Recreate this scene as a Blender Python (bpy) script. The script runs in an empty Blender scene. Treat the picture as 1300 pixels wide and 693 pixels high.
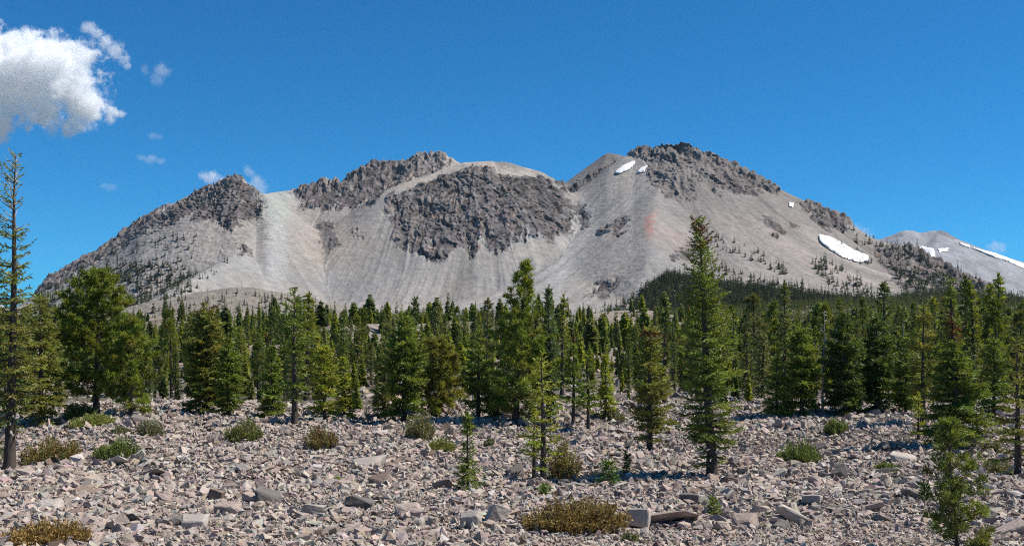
import bpy, bmesh, math, random
import numpy as np
from mathutils import Vector, Matrix

R = math.radians
SC = bpy.context.scene
COL = SC.collection

# ------------------------------------------------------------------ camera, light, exposure
F = 1394.0                      # focal length in photograph pixels (1300 wide)
CX, HY = 650.0, 440.0           # principal column, row of the horizon
cam_d = bpy.data.cameras.new('camera')
cam_d.sensor_width = 36.0
cam_d.lens = 36.0 * F / 1300.0
cam_d.shift_y = (HY - 346.5) / 1300.0
cam_d.clip_start = 0.5
cam_d.clip_end = 60000.0
cam = bpy.data.objects.new('camera', cam_d)
cam.location = (0, 0, 0)
cam.rotation_euler = (R(90), 0, 0)
COL.objects.link(cam)
SC.camera = cam

SUN_EL, SUN_AZ = 54.0, 5.0     # elevation; degrees from +X (right of the picture) towards +Y (away)
world = bpy.data.worlds.new('World')
SC.world = world
world.use_nodes = True
wn, wl = world.node_tree.nodes, world.node_tree.links
wn.clear()
sky = wn.new('ShaderNodeTexSky')
sky.sky_type = 'NISHITA'
sky.sun_disc = False
sky.sun_elevation = R(SUN_EL)
sky.sun_rotation = R(90.0 - SUN_AZ)      # clockwise from +Y
sky.altitude = 2600
sky.air_density = 1.0
sky.dust_density = 0.0
sky.ozone_density = 5.0
bg = wn.new('ShaderNodeBackground')
bg.inputs['Strength'].default_value = 0.073
wo = wn.new('ShaderNodeOutputWorld')
gm = wn.new('ShaderNodeMix'); gm.data_type = 'RGBA'; gm.blend_type = 'MULTIPLY'
gm.inputs[0].default_value = 1.0
gm.inputs[7].default_value = (.17, .90, 1.25, 1)      # the deep clean blue of thin high-altitude air
wl.new(sky.outputs[0], gm.inputs[6])
wl.new(gm.outputs[2], bg.inputs['Color'])
wl.new(bg.outputs[0], wo.inputs['Surface'])

sun_d = bpy.data.lights.new('sun', 'SUN')
sun_d.energy = 5.0
sun_d.angle = R(0.5)
sun_d.color = (1.0, 0.94, 0.85)
sun = bpy.data.objects.new('sun', sun_d)
dv = Vector((math.cos(R(SUN_EL)) * math.cos(R(SUN_AZ)), math.cos(R(SUN_EL)) * math.sin(R(SUN_AZ)), math.sin(R(SUN_EL))))
sun.rotation_euler = dv.to_track_quat('Z', 'Y').to_euler()
sun.location = (40, 10, 60)
COL.objects.link(sun)

SC.view_settings.view_transform = 'Standard'
SC.view_settings.look = 'None'
SC.view_settings.exposure = 0.42
SC.view_settings.gamma = 1.0
SC.view_settings.use_curve_mapping = False
SC.render.engine = 'CYCLES'
cy = SC.cycles
cy.max_bounces = 32
cy.diffuse_bounces = 3
cy.glossy_bounces = 1
cy.transmission_bounces = 3
cy.transparent_max_bounces = 8
cy.volume_bounces = 32
cy.use_denoising = False
cy.filter_width = 1.05
cy.caustics_reflective = False
cy.caustics_refractive = False

# ------------------------------------------------------------------ numpy noise
_r0 = np.random.RandomState(5)
_P = np.concatenate([_r0.permutation(256)] * 3)
_G = _r0.normal(size=(256, 3)); _G /= np.linalg.norm(_G, axis=1)[:, None]

def pn(x, y, z=0.0):
    x, y, z = np.broadcast_arrays(np.asarray(x, float), np.asarray(y, float), np.asarray(z, float))
    xi, yi, zi = np.floor(x).astype(int), np.floor(y).astype(int), np.floor(z).astype(int)
    fx, fy, fz = x - xi, y - yi, z - zi
    u, v, w = [t * t * t * (t * (t * 6 - 15) + 10) for t in (fx, fy, fz)]
    xi &= 255; yi &= 255; zi &= 255
    def g(a, b, c):
        h = _P[_P[_P[xi + a] + yi + b] + zi + c]
        gr = _G[h]
        return gr[..., 0] * (fx - a) + gr[..., 1] * (fy - b) + gr[..., 2] * (fz - c)
    x00 = g(0,0,0) * (1-u) + g(1,0,0) * u
    x10 = g(0,1,0) * (1-u) + g(1,1,0) * u
    x01 = g(0,0,1) * (1-u) + g(1,0,1) * u
    x11 = g(0,1,1) * (1-u) + g(1,1,1) * u
    return ((x00 * (1-v) + x10 * v) * (1-w) + (x01 * (1-v) + x11 * v) * w) * 1.6

def fbm(x, y, z=0.0, o=4, gain=.5):
    s, a, f = 0, 1.0, 1.0
    for k in range(o):
        s = s + a * pn(x * f + 17.3 * k, y * f + 5.1 * k, np.asarray(z) * f + 3.7 * k)
        a *= gain; f *= 2.03
    return s

def ridged(x, y, z=0.0, o=4, gain=.5):
    s, a, f = 0, 1.0, 1.0
    for k in range(o):
        s = s + a * (1 - 2 * np.abs(pn(x * f + 11.3 * k, y * f + 7.7 * k, np.asarray(z) * f + 1.9 * k)))
        a *= gain; f *= 2.1
    return s

def sstep(a, b, x):
    t = np.clip((x - a) / (b - a), 0, 1)
    return t * t * (3 - 2 * t)

# ------------------------------------------------------------------ mesh / object helpers
def make_mesh(name, V, faces, col=None, smooth=False):
    """V (n,3); faces: one (m,k) index array or a list of them with different k."""
    me = bpy.data.meshes.new(name)
    if not isinstance(faces, (list, tuple)):
        faces = [faces]
    faces = [np.asarray(f, np.int32) for f in faces if len(f)]
    V = np.asarray(V, np.float32)
    me.vertices.add(len(V)); me.vertices.foreach_set('co', V.ravel())
    li = np.concatenate([f.ravel() for f in faces])
    tot = np.concatenate([np.full(len(f), f.shape[1], np.int32) for f in faces])
    st = np.concatenate([[0], np.cumsum(tot)[:-1]]).astype(np.int32)
    me.loops.add(len(li)); me.loops.foreach_set('vertex_index', li)
    me.polygons.add(len(tot)); me.polygons.foreach_set('loop_start', st)
    me.polygons.foreach_set('use_smooth', np.full(len(tot), bool(smooth)))
    if col is not None:
        a = me.color_attributes.new('Col', 'FLOAT_COLOR', 'POINT')
        c = np.ones((len(V), 4), np.float32); c[:, :3] = col
        a.data.foreach_set('color', c.ravel())
    me.update(calc_edges=True)
    me.validate()
    return me

def link(name, me, mat=None, parent=None, loc=(0, 0, 0)):
    o = bpy.data.objects.new(name, me)
    COL.objects.link(o)
    if mat is not None and me is not None and not me.materials:
        me.materials.append(mat)
    o.location = loc
    if parent is not None:
        o.parent = parent
    return o

def tag(o, label=None, cat=None, group=None, kind=None):
    if label: o['label'] = label
    if cat: o['category'] = cat
    if group: o['group'] = group
    if kind: o['kind'] = kind
    return o

def copy_tree(src):
    c = src.copy(); COL.objects.link(c)
    for ch in src.children:
        d = ch.copy(); COL.objects.link(d); d.parent = c
    return c

# ------------------------------------------------------------------ materials
def new_mat(name):
    m = bpy.data.materials.new(name); m.use_nodes = True
    nt = m.node_tree; nt.nodes.clear()
    out = nt.nodes.new('ShaderNodeOutputMaterial')
    return m, nt, out

def nd(nt, t, **kw):
    n = nt.nodes.new(t)
    for k, v in kw.items():
        if k.startswith('i_'):
            n.inputs[k[2:].replace('_', ' ')].default_value = v
        else:
            setattr(n, k, v)
    return n

def mixc(nt, blend, fac, a, b):
    n = nt.nodes.new('ShaderNodeMix'); n.data_type = 'RGBA'; n.blend_type = blend
    def put(s, v):
        if isinstance(v, bpy.types.NodeSocket): nt.links.new(v, s)
        else: s.default_value = v
    put(n.inputs[0], fac); put(n.inputs[6], a); put(n.inputs[7], b)
    return n.outputs[2]

def noise_fac(nt, vec, scale, detail=4, rough=.6, lo=.3, hi=.7, a=0.0, b=1.0):
    n = nd(nt, 'ShaderNodeTexNoise'); n.inputs['Scale'].default_value = scale
    n.inputs['Detail'].default_value = detail; n.inputs['Roughness'].default_value = rough
    if vec is not None: nt.links.new(vec, n.inputs['Vector'])
    m = nd(nt, 'ShaderNodeMapRange')
    for k, v in zip(('From Min', 'From Max', 'To Min', 'To Max'), (lo, hi, a, b)):
        m.inputs[k].default_value = v
    nt.links.new(n.outputs[0], m.inputs['Value'])
    return m.outputs[0], n.outputs[0]

def grey(nt, val):
    c = nd(nt, 'ShaderNodeCombineColor')
    for k in range(3): nt.links.new(val, c.inputs[k])
    return c.outputs[0]

def mat_attr_rock(name, s1, s2, lo=.72, hi=1.25, bump=.5, dist=.05, s3=None, objrand=0.0, rough=.92):
    """Colour from the mesh's own attribute, broken up by procedural noise, with bump."""
    m, nt, out = new_mat(name)
    at = nd(nt, 'ShaderNodeAttribute', attribute_name='Col')
    tc = nd(nt, 'ShaderNodeNewGeometry').outputs['Position'] if objrand == 0 else nd(nt, 'ShaderNodeTexCoord').outputs['Object']
    f1, r1 = noise_fac(nt, tc, s1, 5, .65, .3, .7, lo, hi)
    f2, r2 = noise_fac(nt, tc, s2, 4, .6, .3, .7, lo ** .5, hi ** .5)
    c = mixc(nt, 'MULTIPLY', 1.0, at.outputs['Color'], grey(nt, f1))
    c = mixc(nt, 'MULTIPLY', 1.0, c, grey(nt, f2))
    if objrand:
        oi = nd(nt, 'ShaderNodeObjectInfo')
        c = mixc(nt, 'MULTIPLY', 1.0, c, oi.outputs['Color'])
    p = nd(nt, 'ShaderNodeBsdfPrincipled'); p.inputs['Roughness'].default_value = rough
    p.inputs['Specular IOR Level'].default_value = .2
    nt.links.new(c, p.inputs['Base Color'])
    b = nd(nt, 'ShaderNodeBump'); b.inputs['Strength'].default_value = bump; b.inputs['Distance'].default_value = dist
    nt.links.new(r2, b.inputs['Height'])
    b2 = nd(nt, 'ShaderNodeBump'); b2.inputs['Strength'].default_value = bump; b2.inputs['Distance'].default_value = dist * (s2 / s1)
    nt.links.new(r1, b2.inputs['Height']); nt.links.new(b.outputs[0], b2.inputs['Normal'])
    nt.links.new(b2.outputs[0], p.inputs['Normal'])
    nt.links.new(p.outputs[0], out.inputs['Surface'])
    return m

def mat_foliage(name, trans=.28, rnd=.35):
    m, nt, out = new_mat(name)
    at = nd(nt, 'ShaderNodeAttribute', attribute_name='Col')
    oi = nd(nt, 'ShaderNodeObjectInfo')
    mr = nd(nt, 'ShaderNodeMapRange'); mr.inputs['To Min'].default_value = 1 - rnd; mr.inputs['To Max'].default_value = 1 + rnd
    nt.links.new(oi.outputs['Random'], mr.inputs['Value'])
    c = mixc(nt, 'MULTIPLY', 1.0, at.outputs['Color'], oi.outputs['Color'])
    d = nd(nt, 'ShaderNodeBsdfPrincipled'); d.inputs['Roughness'].default_value = .55
    d.inputs['Specular IOR Level'].default_value = .25
    t = nd(nt, 'ShaderNodeBsdfTranslucent')
    nt.links.new(c, d.inputs['Base Color'])
    ct = mixc(nt, 'MULTIPLY', 1.0, c, (1.5, 1.45, .6, 1))
    nt.links.new(ct, t.inputs['Color'])
    mx = nd(nt, 'ShaderNodeMixShader'); mx.inputs[0].default_value = trans
    nt.links.new(d.outputs[0], mx.inputs[1]); nt.links.new(t.outputs[0], mx.inputs[2])
    nt.links.new(mx.outputs[0], out.inputs['Surface'])
    return m

def mat_bark(name, c1, c2, scale=6):
    m, nt, out = new_mat(name)
    tc = nd(nt, 'ShaderNodeTexCoord')
    mp = nd(nt, 'ShaderNodeMapping'); mp.inputs['Scale'].default_value = (1, 1, .25)
    nt.links.new(tc.outputs['Object'], mp.inputs['Vector'])
    f, r = noise_fac(nt, mp.outputs[0], scale, 5, .7, .35, .65)
    c = mixc(nt, 'MIX', f, (*c1, 1), (*c2, 1))
    p = nd(nt, 'ShaderNodeBsdfPrincipled'); p.inputs['Roughness'].default_value = .9
    p.inputs['Specular IOR Level'].default_value = .15
    nt.links.new(c, p.inputs['Base Color'])
    b = nd(nt, 'ShaderNodeBump'); b.inputs['Strength'].default_value = .8; b.inputs['Distance'].default_value = .03
    nt.links.new(r, b.inputs['Height']); nt.links.new(b.outputs[0], p.inputs['Normal'])
    nt.links.new(p.outputs[0], out.inputs['Surface'])
    return m

M_MTN = mat_attr_rock('mountain_rock', .06, .33, .80, 1.2, .75, 1.0)
M_GROUND = mat_attr_rock('rubble_ground', .9, 9.0, .6, 1.35, 1.0, .05)
M_RUB = mat_attr_rock('rubble_stone', 1.7, 9.0, .82, 1.16, .5, .02)
M_BOULD = mat_attr_rock('boulder_stone', 1.6, 6.0, .80, 1.16, .6, .03, objrand=1)
M_FOL = mat_foliage('conifer_needles', .34)
M_SHRUB = mat_foliage('shrub_leaves', .22)
M_BARK = mat_bark('conifer_bark', (.05, .039, .032), (.11, .088, .074))
M_DEAD = mat_bark('weathered_wood', (.30, .27, .23), (.46, .43, .38))
M_TWIG = mat_bark('shrub_twigs', (.10, .075, .05), (.2, .16, .12), 20)

m, nt, out = new_mat('snow')
p = nd(nt, 'ShaderNodeBsdfPrincipled'); p.inputs['Roughness'].default_value = .7
f_, r_ = noise_fac(nt, nd(nt, 'ShaderNodeNewGeometry').outputs['Position'], .09, 5, .7, .35, .7)
nt.links.new(mixc(nt, 'MIX', f_, (.84, .85, .88, 1), (.62, .60, .57, 1)), p.inputs['Base Color'])
nt.links.new(p.outputs[0], out.inputs['Surface'])
M_SNOW = m

# ------------------------------------------------------------------ ground shape
_GY = np.array([-60, 0, 8, 16, 22, 26, 35, 52, 64, 76, 90, 100, 118, 150, 220, 300, 450, 600, 1000, 1500, 2000, 2600, 3500, 6000, 60000.])
_GZ = np.array([-1.6, -1.7, -2.6, -4.0, -4.55, -4.9, -5.5, -6.05, -6.1, -5.9, -5.5, -5.5, -6.1, -6.4, -5.4, -2.6, 2.5, 7, 20, 36, 49, 54, 45, 20, 0.])
def _smooth_interp(x, xs, ys):
    d = np.gradient(ys, xs)
    i = np.clip(np.searchsorted(xs, x) - 1, 0, len(xs) - 2)
    h = xs[i + 1] - xs[i]; t = np.clip((x - xs[i]) / h, 0, 1)
    return (ys[i] * (2*t**3 - 3*t**2 + 1) + ys[i+1] * (3*t**2 - 2*t**3) + h * (d[i] * (t**3 - 2*t**2 + t) + d[i+1] * (t**3 - t**2)))

def ground(x, y):
    x, y = np.asarray(x, float), np.asarray(y, float)
    z = _smooth_interp(y, _GY, _GZ)
    yy = np.maximum(y, 12)
    px = CX + F * x / yy
    near = np.exp(-((y - 92) / 26.0) ** 2)
    z = z + near * (.62 * np.exp(-((px - 150) / 75) ** 2) - .55 * np.exp(-((px - 462) / 34) ** 2) + .1 * np.exp(-((px - 760) / 150) ** 2) - .15 * np.exp(-((px - 880) / 90) ** 2))
    z = z + .75 * np.exp(-((px - 1190) / 120) ** 2 - ((y - 72) / 15.0) ** 2) + .4 * np.exp(-((px - 40) / 90) ** 2 - ((y - 48) / 8.0) ** 2)
    a = sstep(14, 60, y)
    z = z + a * (.75 * pn(x / 17, y / 15, 1.3) + .36 * pn(x / 6.5, y / 6, 4.2)) * np.where(y < 300, 1, 1) + .09 * pn(x / 2.1, y / 2.1, 7.7) + sstep(120, 260, y) * .55 * ridged(x / 5, y / 6, 2.7, 2)
    far = sstep(150, 500, y)
    z = z + far * (5.0 * pn(x / 120, y / 150, 2.2) + 2.5 * pn(x / 45, y / 50, 9.2))
    # the forested right side stands higher towards the mountain
    z = z + sstep(500, 1900, y) * sstep(700, 1150, px) * 26 * sstep(2600, 1700, y)
    # low mounds of rubble that show between the trees
    for (mx, my, r, h) in MOUNDS:
        z = z + h * np.exp(-(((x - mx) / r) ** 2 + ((y - my) / (r * .8)) ** 2))
    return z

def pt(px, py, Y):
    return np.array([(px - CX) / F * Y, Y, (HY - py) / F * Y])

# px, distance, radius, height
MOUNDS = [((px - CX) / F * Y, Y, r, h) for px, Y, r, h in
          ((445, 400, 26, 7.5), (594, 430, 28, 7.5), (690, 500, 28, 7.0), (803, 560, 36, 9), (108, 480, 28, 8), (212, 520, 30, 7.5), (300, 660, 44, 8.0), (520, 640, 40, 6.0), (380, 560, 26, 6.0))]

def on_ground(px, py, y0=14.0, y1=380.0):
    """Where the sight line through a photograph pixel meets the ground."""
    Y = np.linspace(y0, y1, 4000)
    d = (HY - py) / F * Y - ground((px - CX) / F * Y, Y)
    k = np.argmax(d <= 0) if (d <= 0).any() else len(Y) - 1
    y = Y[k]
    x = (px - CX) / F * y
    return np.array([x, y, float(ground(x, y))])

# ground sheet
def build_ground():
    rows = np.concatenate([np.linspace(-60, 10, 30), np.geomspace(11, 130, 330), np.geomspace(131, 2200, 300), np.geomspace(2250, 8000, 40)])
    u = np.concatenate([np.linspace(-2.6, -.75, 60), np.linspace(-.74, .74, 420), np.linspace(.75, 2.6, 60)])
    Y, U = np.meshgrid(rows, u, indexing='ij')
    X = U * (np.maximum(Y, -40) + 62)
    Z = ground(X, Y)
    V = np.stack([X, Y, Z], -1).reshape(-1, 3)
    nr, nc = Y.shape
    i = np.arange(nr * nc).reshape(nr, nc)
    f = np.stack([i[:-1, :-1], i[:-1, 1:], i[1:, 1:], i[1:, :-1]], -1).reshape(-1, 4)
    x, y = V[:, 0], V[:, 1]
    n = fbm(x / 9, y / 9, 3.3, 4)
    base = np.array([.125, .105, .088]) * (1 + .18 * n[:, None])  # near ground coloured darker to deepen the shade in gaps between stones
    fk = sstep(110, 240, y)[:, None]
    base = base * (1 - fk) + fk * np.array([.275, .232, .195]) * (1 + .30 * fbm(x / 3.1, y / 4.2, 1.1, 3)[:, None])
    soil = np.array([.33, .255, .185]) * (1 + .12 * n[:, None])      # loose gravel of the bank in front
    k = sstep(33.5, 30, y + 1.5 * fbm(x / 4, y / 4, 8.8, 3) + 6 * sstep(760, 600, CX + F * x / np.maximum(y, 12)))[:, None]
    c = base * (1 - k) + soil * k
    litter = np.array([.10, .085, .055])                                # needle litter in the woods
    k2 = (sstep(-.1, .35, fbm(x / 22, y / 22, 6.1, 3)) * sstep(96, 112, y))[:, None] * .75
    c = c * (1 - k2) + litter * k2
    px = CX + F * x / np.maximum(y, 12)
    grass = (np.exp(-(((px - 140) / 45) ** 2 + ((y - 86) / 7) ** 2)) * .8)[:, None]
    c = c * (1 - grass) + np.array([.19, .175, .085]) * grass
    me = make_mesh('ground', V, f, np.clip(c, .02, .6), True)
    tag(link('ground', me, M_GROUND), kind='structure')
build_ground()

# ------------------------------------------------------------------ the mountain
def poly_mask(px, py, poly):
    inside = np.zeros(px.shape, bool)
    n = len(poly)
    for a in range(n):
        x0, y0 = poly[a]; x1, y1 = poly[(a + 1) % n]
        if y0 == y1: continue
        c = ((y0 > py) != (y1 > py)) & (px < (x1 - x0) * (py - y0) / (y1 - y0) + x0)
        inside ^= c
    return inside

CREST = [(-160, 470, 2480), (-60, 425, 2490), (20, 392, 2500), (52, 366, 2510), (75, 350, 2520), (100, 335, 2530), (130, 319, 2540), (160, 297, 2550), (178, 279, 2560), (200, 269, 2570),
         (232, 252, 2580), (252, 243, 2560), (270, 239, 2520), (278, 236, 2510), (284, 230, 2500), (290, 227, 2500), (297, 226, 2500), (304, 226.5, 2500), (310, 230, 2515), (316, 238, 2530), (324, 246, 2580), (345, 245, 2640), (378, 240, 2690), (410, 232, 2700), (440, 229, 2720),
         (455, 219, 2740), (472, 209, 2760), (500, 209, 2780), (522, 205, 2790), (534, 198, 2790), (552, 196, 2790), (570, 199, 2790), (584, 207, 2790), (600, 213, 2780), (650, 222, 2790), (700, 230, 2790),
         (716, 234, 2760), (724, 227, 2860), (742, 214, 2860), (770, 194, 2860), (788, 197, 2850), (800, 198, 2820), (812, 190, 2730), (826, 191, 2710), (845, 188, 2700), (863, 185, 2690), (880, 190, 2680), (892, 193, 2680),
         (915, 203, 2660), (942, 214, 2650), (970, 229, 2630), (1000, 245, 2610), (1028, 258, 2590), (1060, 270, 2570), (1085, 287, 2550), (1105, 301, 2530), (1130, 309, 2510), (1155, 312, 2490), (1175, 323, 2470),
         (1200, 338, 2450), (1230, 352, 2430), (1260, 366, 2410), (1285, 379, 2390), (1310, 392, 2370), (1360, 420, 2350), (1460, 470, 2330)]
DOME = [(500, 232, 2560), (530, 221, 2590), (560, 212, 2620), (590, 206.5, 2630), (615, 205, 2630), (642, 205.5, 2640), (664, 212, 2650), (690, 219, 2660), (710, 233, 2680)]
SPUR = [(852, 205, 2640), (840, 232, 2530), (833, 250, 2420), (828, 272, 2310), (827, 292, 2210), (826, 318, 2100), (818, 345, 2000), (806, 372, 1900), (800, 392, 1820)]
FAN = [(348, 258, 2600), (338, 284, 2430), (320, 306, 2290), (280, 331, 2140), (240, 352, 2010), (205, 372, 1900)]
RIB = [(905, 300, 2440), (950, 322, 2380), (1005, 348, 2300), (1060, 372, 2210)]
RIB2 = [(1150, 330, 2380), (1200, 352, 2290), (1245, 372, 2220)]
LEFT = [(250, 262, 2520), (215, 302, 2430), (160, 340, 2330), (110, 375, 2230)]
HUMMOCK = [(170, 399, 1480), (215, 381, 1460), (255, 369, 1440), (290, 362, 1420), (325, 362, 1420), (352, 370, 1430), (385, 383, 1450), (425, 396, 1470)]

def dens(poly, step=6.0):
    P = np.array([pt(*q) for q in poly])
    out_ = []
    for a, b in zip(P[:-1], P[1:]):
        n = max(2, int(np.linalg.norm(b - a) / step))
        out_.append(a + (b - a) * np.linspace(0, 1, n, endpoint=False)[:, None])
    return np.concatenate(out_ + [P[-1:]])

def cone(S, X, Y, slope, ease0=330., ease=.00042):
    z = np.full(X.shape, -1e9)
    for s in S:
        d = np.hypot(X - s[0], Y - s[1])
        e = np.minimum(np.maximum(d - ease0, 0), 500)
        z = np.maximum(z, s[2] - slope * d + ease * e * e)
    return z

def box(a, n=1):
    for _ in range(n):
        p_ = np.pad(a, 1, mode='edge')
        a = (p_[:-2, 1:-1] + p_[2:, 1:-1] + p_[1:-1, :-2] + p_[1:-1, 2:] + 2 * p_[1:-1, 1:-1]) / 6
    return a

def build_mountain():
    cols = np.linspace(-150, 1450, 1420)                     # photograph columns -> sight directions
    rows = np.concatenate([np.linspace(1230, 1950, 130), np.linspace(1954, 2820, 380), np.linspace(2826, 3120, 46)])
    ci, ri = np.arange(0, len(cols), 3), np.arange(0, len(rows), 1)
    ci[-1] = len(cols) - 1; ri[-1] = len(rows) - 1
    Yc, Pc = np.meshgrid(rows[ri], cols[ci], indexing='ij')
    Xc = (Pc - CX) / F * Yc
    zc = cone(dens(CREST), Xc, Yc, .67)
    zc = np.maximum(zc, cone(dens(DOME), Xc, Yc, .70))
    zc = np.maximum(zc, cone(dens(SPUR), Xc, Yc, .58))
    zc = np.maximum(zc, cone(dens(FAN), Xc, Yc, .56))
    zc = np.maximum(zc, cone(dens(RIB), Xc, Yc, .42))
    zc = np.maximum(zc, cone(dens(RIB2), Xc, Yc, .5))
    zc = np.maximum(zc, cone(dens(LEFT), Xc, Yc, .55))
    hum = cone(dens(HUMMOCK), Xc, Yc, .24, 60, 0)
    zc = np.maximum(zc, hum)
    zc = box(zc, 6)
    # to the fine grid
    t = np.empty((len(ri), len(cols)))
    for k in range(len(ri)): t[k] = np.interp(cols, cols[ci], zc[k])
    Z = np.empty((len(rows), len(cols)))
    for k in range(len(cols)): Z[:, k] = np.interp(rows, rows[ri], t[:, k])
    Y, PX = np.meshgrid(rows, cols, indexing='ij')
    X = (PX - CX) / F * Y
    G = ground(X, Y) - 3.0
    kk = 9.0
    m_ = np.maximum(Z, G)
    Z = m_ + kk * np.log(np.exp((Z - m_) / kk) + np.exp((G - m_) / kk)) - 2.0
    Z = Z - np.maximum(1330 - Y, 0) * .12            # the near hem of the sheet dives under the ground
    # bring the skyline of each sight direction to the traced one
    want = np.interp(cols, [c[0] for c in CREST], [c[1] for c in CREST])
    dome = np.interp(cols, [c[0] for c in DOME], [c[1] for c in DOME], left=999, right=999)
    want = np.minimum(want, dome)
    sel = rows > 2250
    tgt = (HY - want) / F
    for it in range(2):
        got = (Z[sel] / Y[sel]).max(0)
        ratio = np.clip(tgt / np.maximum(got, 1e-3), .9, 1.15)
        ratio = np.where(tgt > .03, ratio, 1)
        ker = np.exp(-np.linspace(-2.2, 2.2, 31) ** 2); ker /= ker.sum()
        ratio = np.convolve(np.pad(ratio, 15, mode='edge'), ker, 'valid')
        w = sstep(1900, 2450, Y)
        Z = Z * (1 + (ratio[None] - 1) * w)
    py = HY - F * Z / Y
    # lines of fall: a noise field averaged down the slope
    gy = np.gradient(Z, rows, axis=0)
    gx = np.gradient(Z, axis=1) / (np.gradient(X, axis=1))
    gy = gy - gx * (X / Y) * 0
    gl = np.hypot(gx, gy) + 1e-6
    dxn, dyn = gx / gl, gy / gl
    rs = np.random.RandomState(3)
    T = rs.normal(size=(1024, 1024))
    def tex(x, y, s):
        a, b = (x / s), (y / s)
        i, j = np.floor(a).astype(int), np.floor(b).astype(int)
        fa, fb = a - i, b - j
        i &= 1023; j &= 1023; i1 = (i + 1) & 1023; j1 = (j + 1) & 1023
        return (T[i, j] * (1-fa) + T[i1, j] * fa) * (1-fb) + (T[i, j1] * (1-fa) + T[i1, j1] * fa) * fb
    def lic(s, n, step):
        x, y = X.copy(), Y.copy(); acc = np.zeros_like(X)
        for k in range(n):
            acc += tex(x, y, s)
            cidx = np.clip(((CX + F * x / y) - cols[0]) / (cols[1] - cols[0]), 0, len(cols) - 1).astype(int)
            ridx = np.clip(np.searchsorted(rows, y), 0, len(rows) - 1)
            x = x + dxn[ridx, cidx] * step; y = y + dyn[ridx, cidx] * step
            y = np.clip(y, 1230, 3120)
        return acc / acc.std()
    st1 = lic(4.0, 60, 2.0)
    st2 = lic(11.0, 64, 4.4)
    st3 = lic(34.0, 40, 11.0)
    # where bedrock breaks through (outlines read off the photograph, frayed by noise along the fall lines)
    jx = 7.0 * fbm(X / 34, Y / 34, Z / 34, 4) + 1.5 * st2
    jy = 5.0 * fbm(X / 26 + 40, Y / 26, Z / 26, 3) + 5.0 * st2 + 2.0 * st1
    jpx, jpy = PX + jx, py + jy
    CLIFFS = [
        ([(485, 268), (492, 248), (510, 235), (535, 226), (560, 219), (600, 214), (640, 211), (668, 214), (692, 220), (714, 235), (724, 262), (726, 290), (714, 300), (700, 292), (682, 296), (668, 290), (650, 310), (637, 324), (622, 312), (612, 302), (604, 326), (588, 312), (572, 318), (566, 330), (552, 331), (530, 322), (510, 312), (497, 302), (502, 282)], 1.0),
        ([(384, 262), (374, 243), (400, 231), (440, 226), (465, 208), (500, 205), (530, 194), (552, 192), (586, 204), (560, 217), (530, 225), (500, 242), (480, 258), (455, 262), (420, 264)], .75),
        ([(244, 283), (258, 256), (270, 236), (292, 225), (312, 230), (328, 247), (332, 264), (318, 280), (296, 291), (270, 276)], .8),
        ([(40, 372), (75, 344), (130, 312), (160, 290), (178, 272), (235, 245), (268, 234), (262, 255), (228, 276), (190, 292), (165, 308), (140, 326), (105, 340), (70, 362)], .85),
        ([(715, 236), (740, 209), (770, 190), (786, 196), (768, 212), (748, 226), (728, 240)], .85),
        ([(796, 200), (812, 186), (865, 180), (892, 189), (945, 212), (990, 240), (962, 242), (930, 250), (905, 242), (893, 224), (886, 244), (868, 252), (845, 250), (826, 236), (826, 212), (812, 206)], .95),
        ([(764, 301), (768, 290), (790, 278), (798, 286), (786, 298)], .8), ([(744, 378), (762, 356), (782, 351), (782, 365), (762, 382)], 1.0),
        ([(728, 262), (742, 260), (749, 286), (738, 292), (731, 276)], .6), ([(968, 276), (980, 279), (998, 299), (985, 302), (972, 291)], .8),
        ([(998, 277), (1013, 284), (1004, 291)], .7), ([(1014, 256), (1046, 262), (1085, 284), (1075, 292), (1038, 284)], .75),
        ([(1110, 322), (1150, 318), (1200, 336), (1262, 368), (1240, 382), (1180, 380), (1135, 356)], .75), ([(1150, 306), (1172, 316), (1180, 330), (1150, 322)], .5),
        ([(660, 284), (676, 286), (680, 300), (664, 306)], .7), ([(690, 300), (704, 290), (712, 300), (700, 306)], .7),
        ([(870, 310), (900, 316), (880, 324), (845, 330)], .5), ([(400, 285), (420, 278), (430, 300), (412, 320)], .35), ([(450, 290), (462, 292), (458, 308)], .4),
        ([(306, 312), (322, 318), (316, 326), (305, 324)], .7),
    ]
    rock = np.zeros_like(X)
    for poly, amt in CLIFFS:
        mk = poly_mask(jpx, jpy, poly).astype(float) * amt
        rock = np.maximum(rock, mk)
    # tongues of scree run up into the crags, and loose outcrops stand below them
    rock[(st2 * .7 + st3 * .8 > 1.35) & (py > 232)] = 0
    apron = box(rock, 34)
    isl = (apron > .03) & (rock == 0) & (fbm(X / 13, Y / 16, Z / 18, 3, .6) > .52) & (py > 225)
    rock[isl] = .55
    strip = poly_mask(PX + .4 * jx, py + .25 * jy, [(498, 240), (535, 223), (588, 205), (640, 200), (672, 209), (668, 216), (640, 213.5), (602, 215.5), (562, 222), (525, 236), (500, 250)])
    rock[strip] = 0
    gully = poly_mask(PX + .5 * jx, py + .3 * jy, [(470, 262), (492, 240), (508, 236), (492, 250), (484, 275)]) | poly_mask(PX + .5 * jx, py, [(884, 214), (895, 222), (912, 262), (900, 262)])
    rock[gully] = 0
    rock[rows < 1950] = 0
    crag = box(rock, 2)
    inner = np.clip(box(rock, 14) * 1.25 - .25 * (rock > 0), 0, 1)
    # relief
    nx_, ny_, nz_ = -gx, -gy, np.ones_like(gx)
    nl = np.sqrt(nx_**2 + ny_**2 + 1); nx_, ny_, nz_ = nx_/nl, ny_/nl, nz_/nl
    sel = crag > .01
    rel = np.zeros_like(X)
    xs, ys, zs = X[sel], Y[sel], Z[sel]
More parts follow.
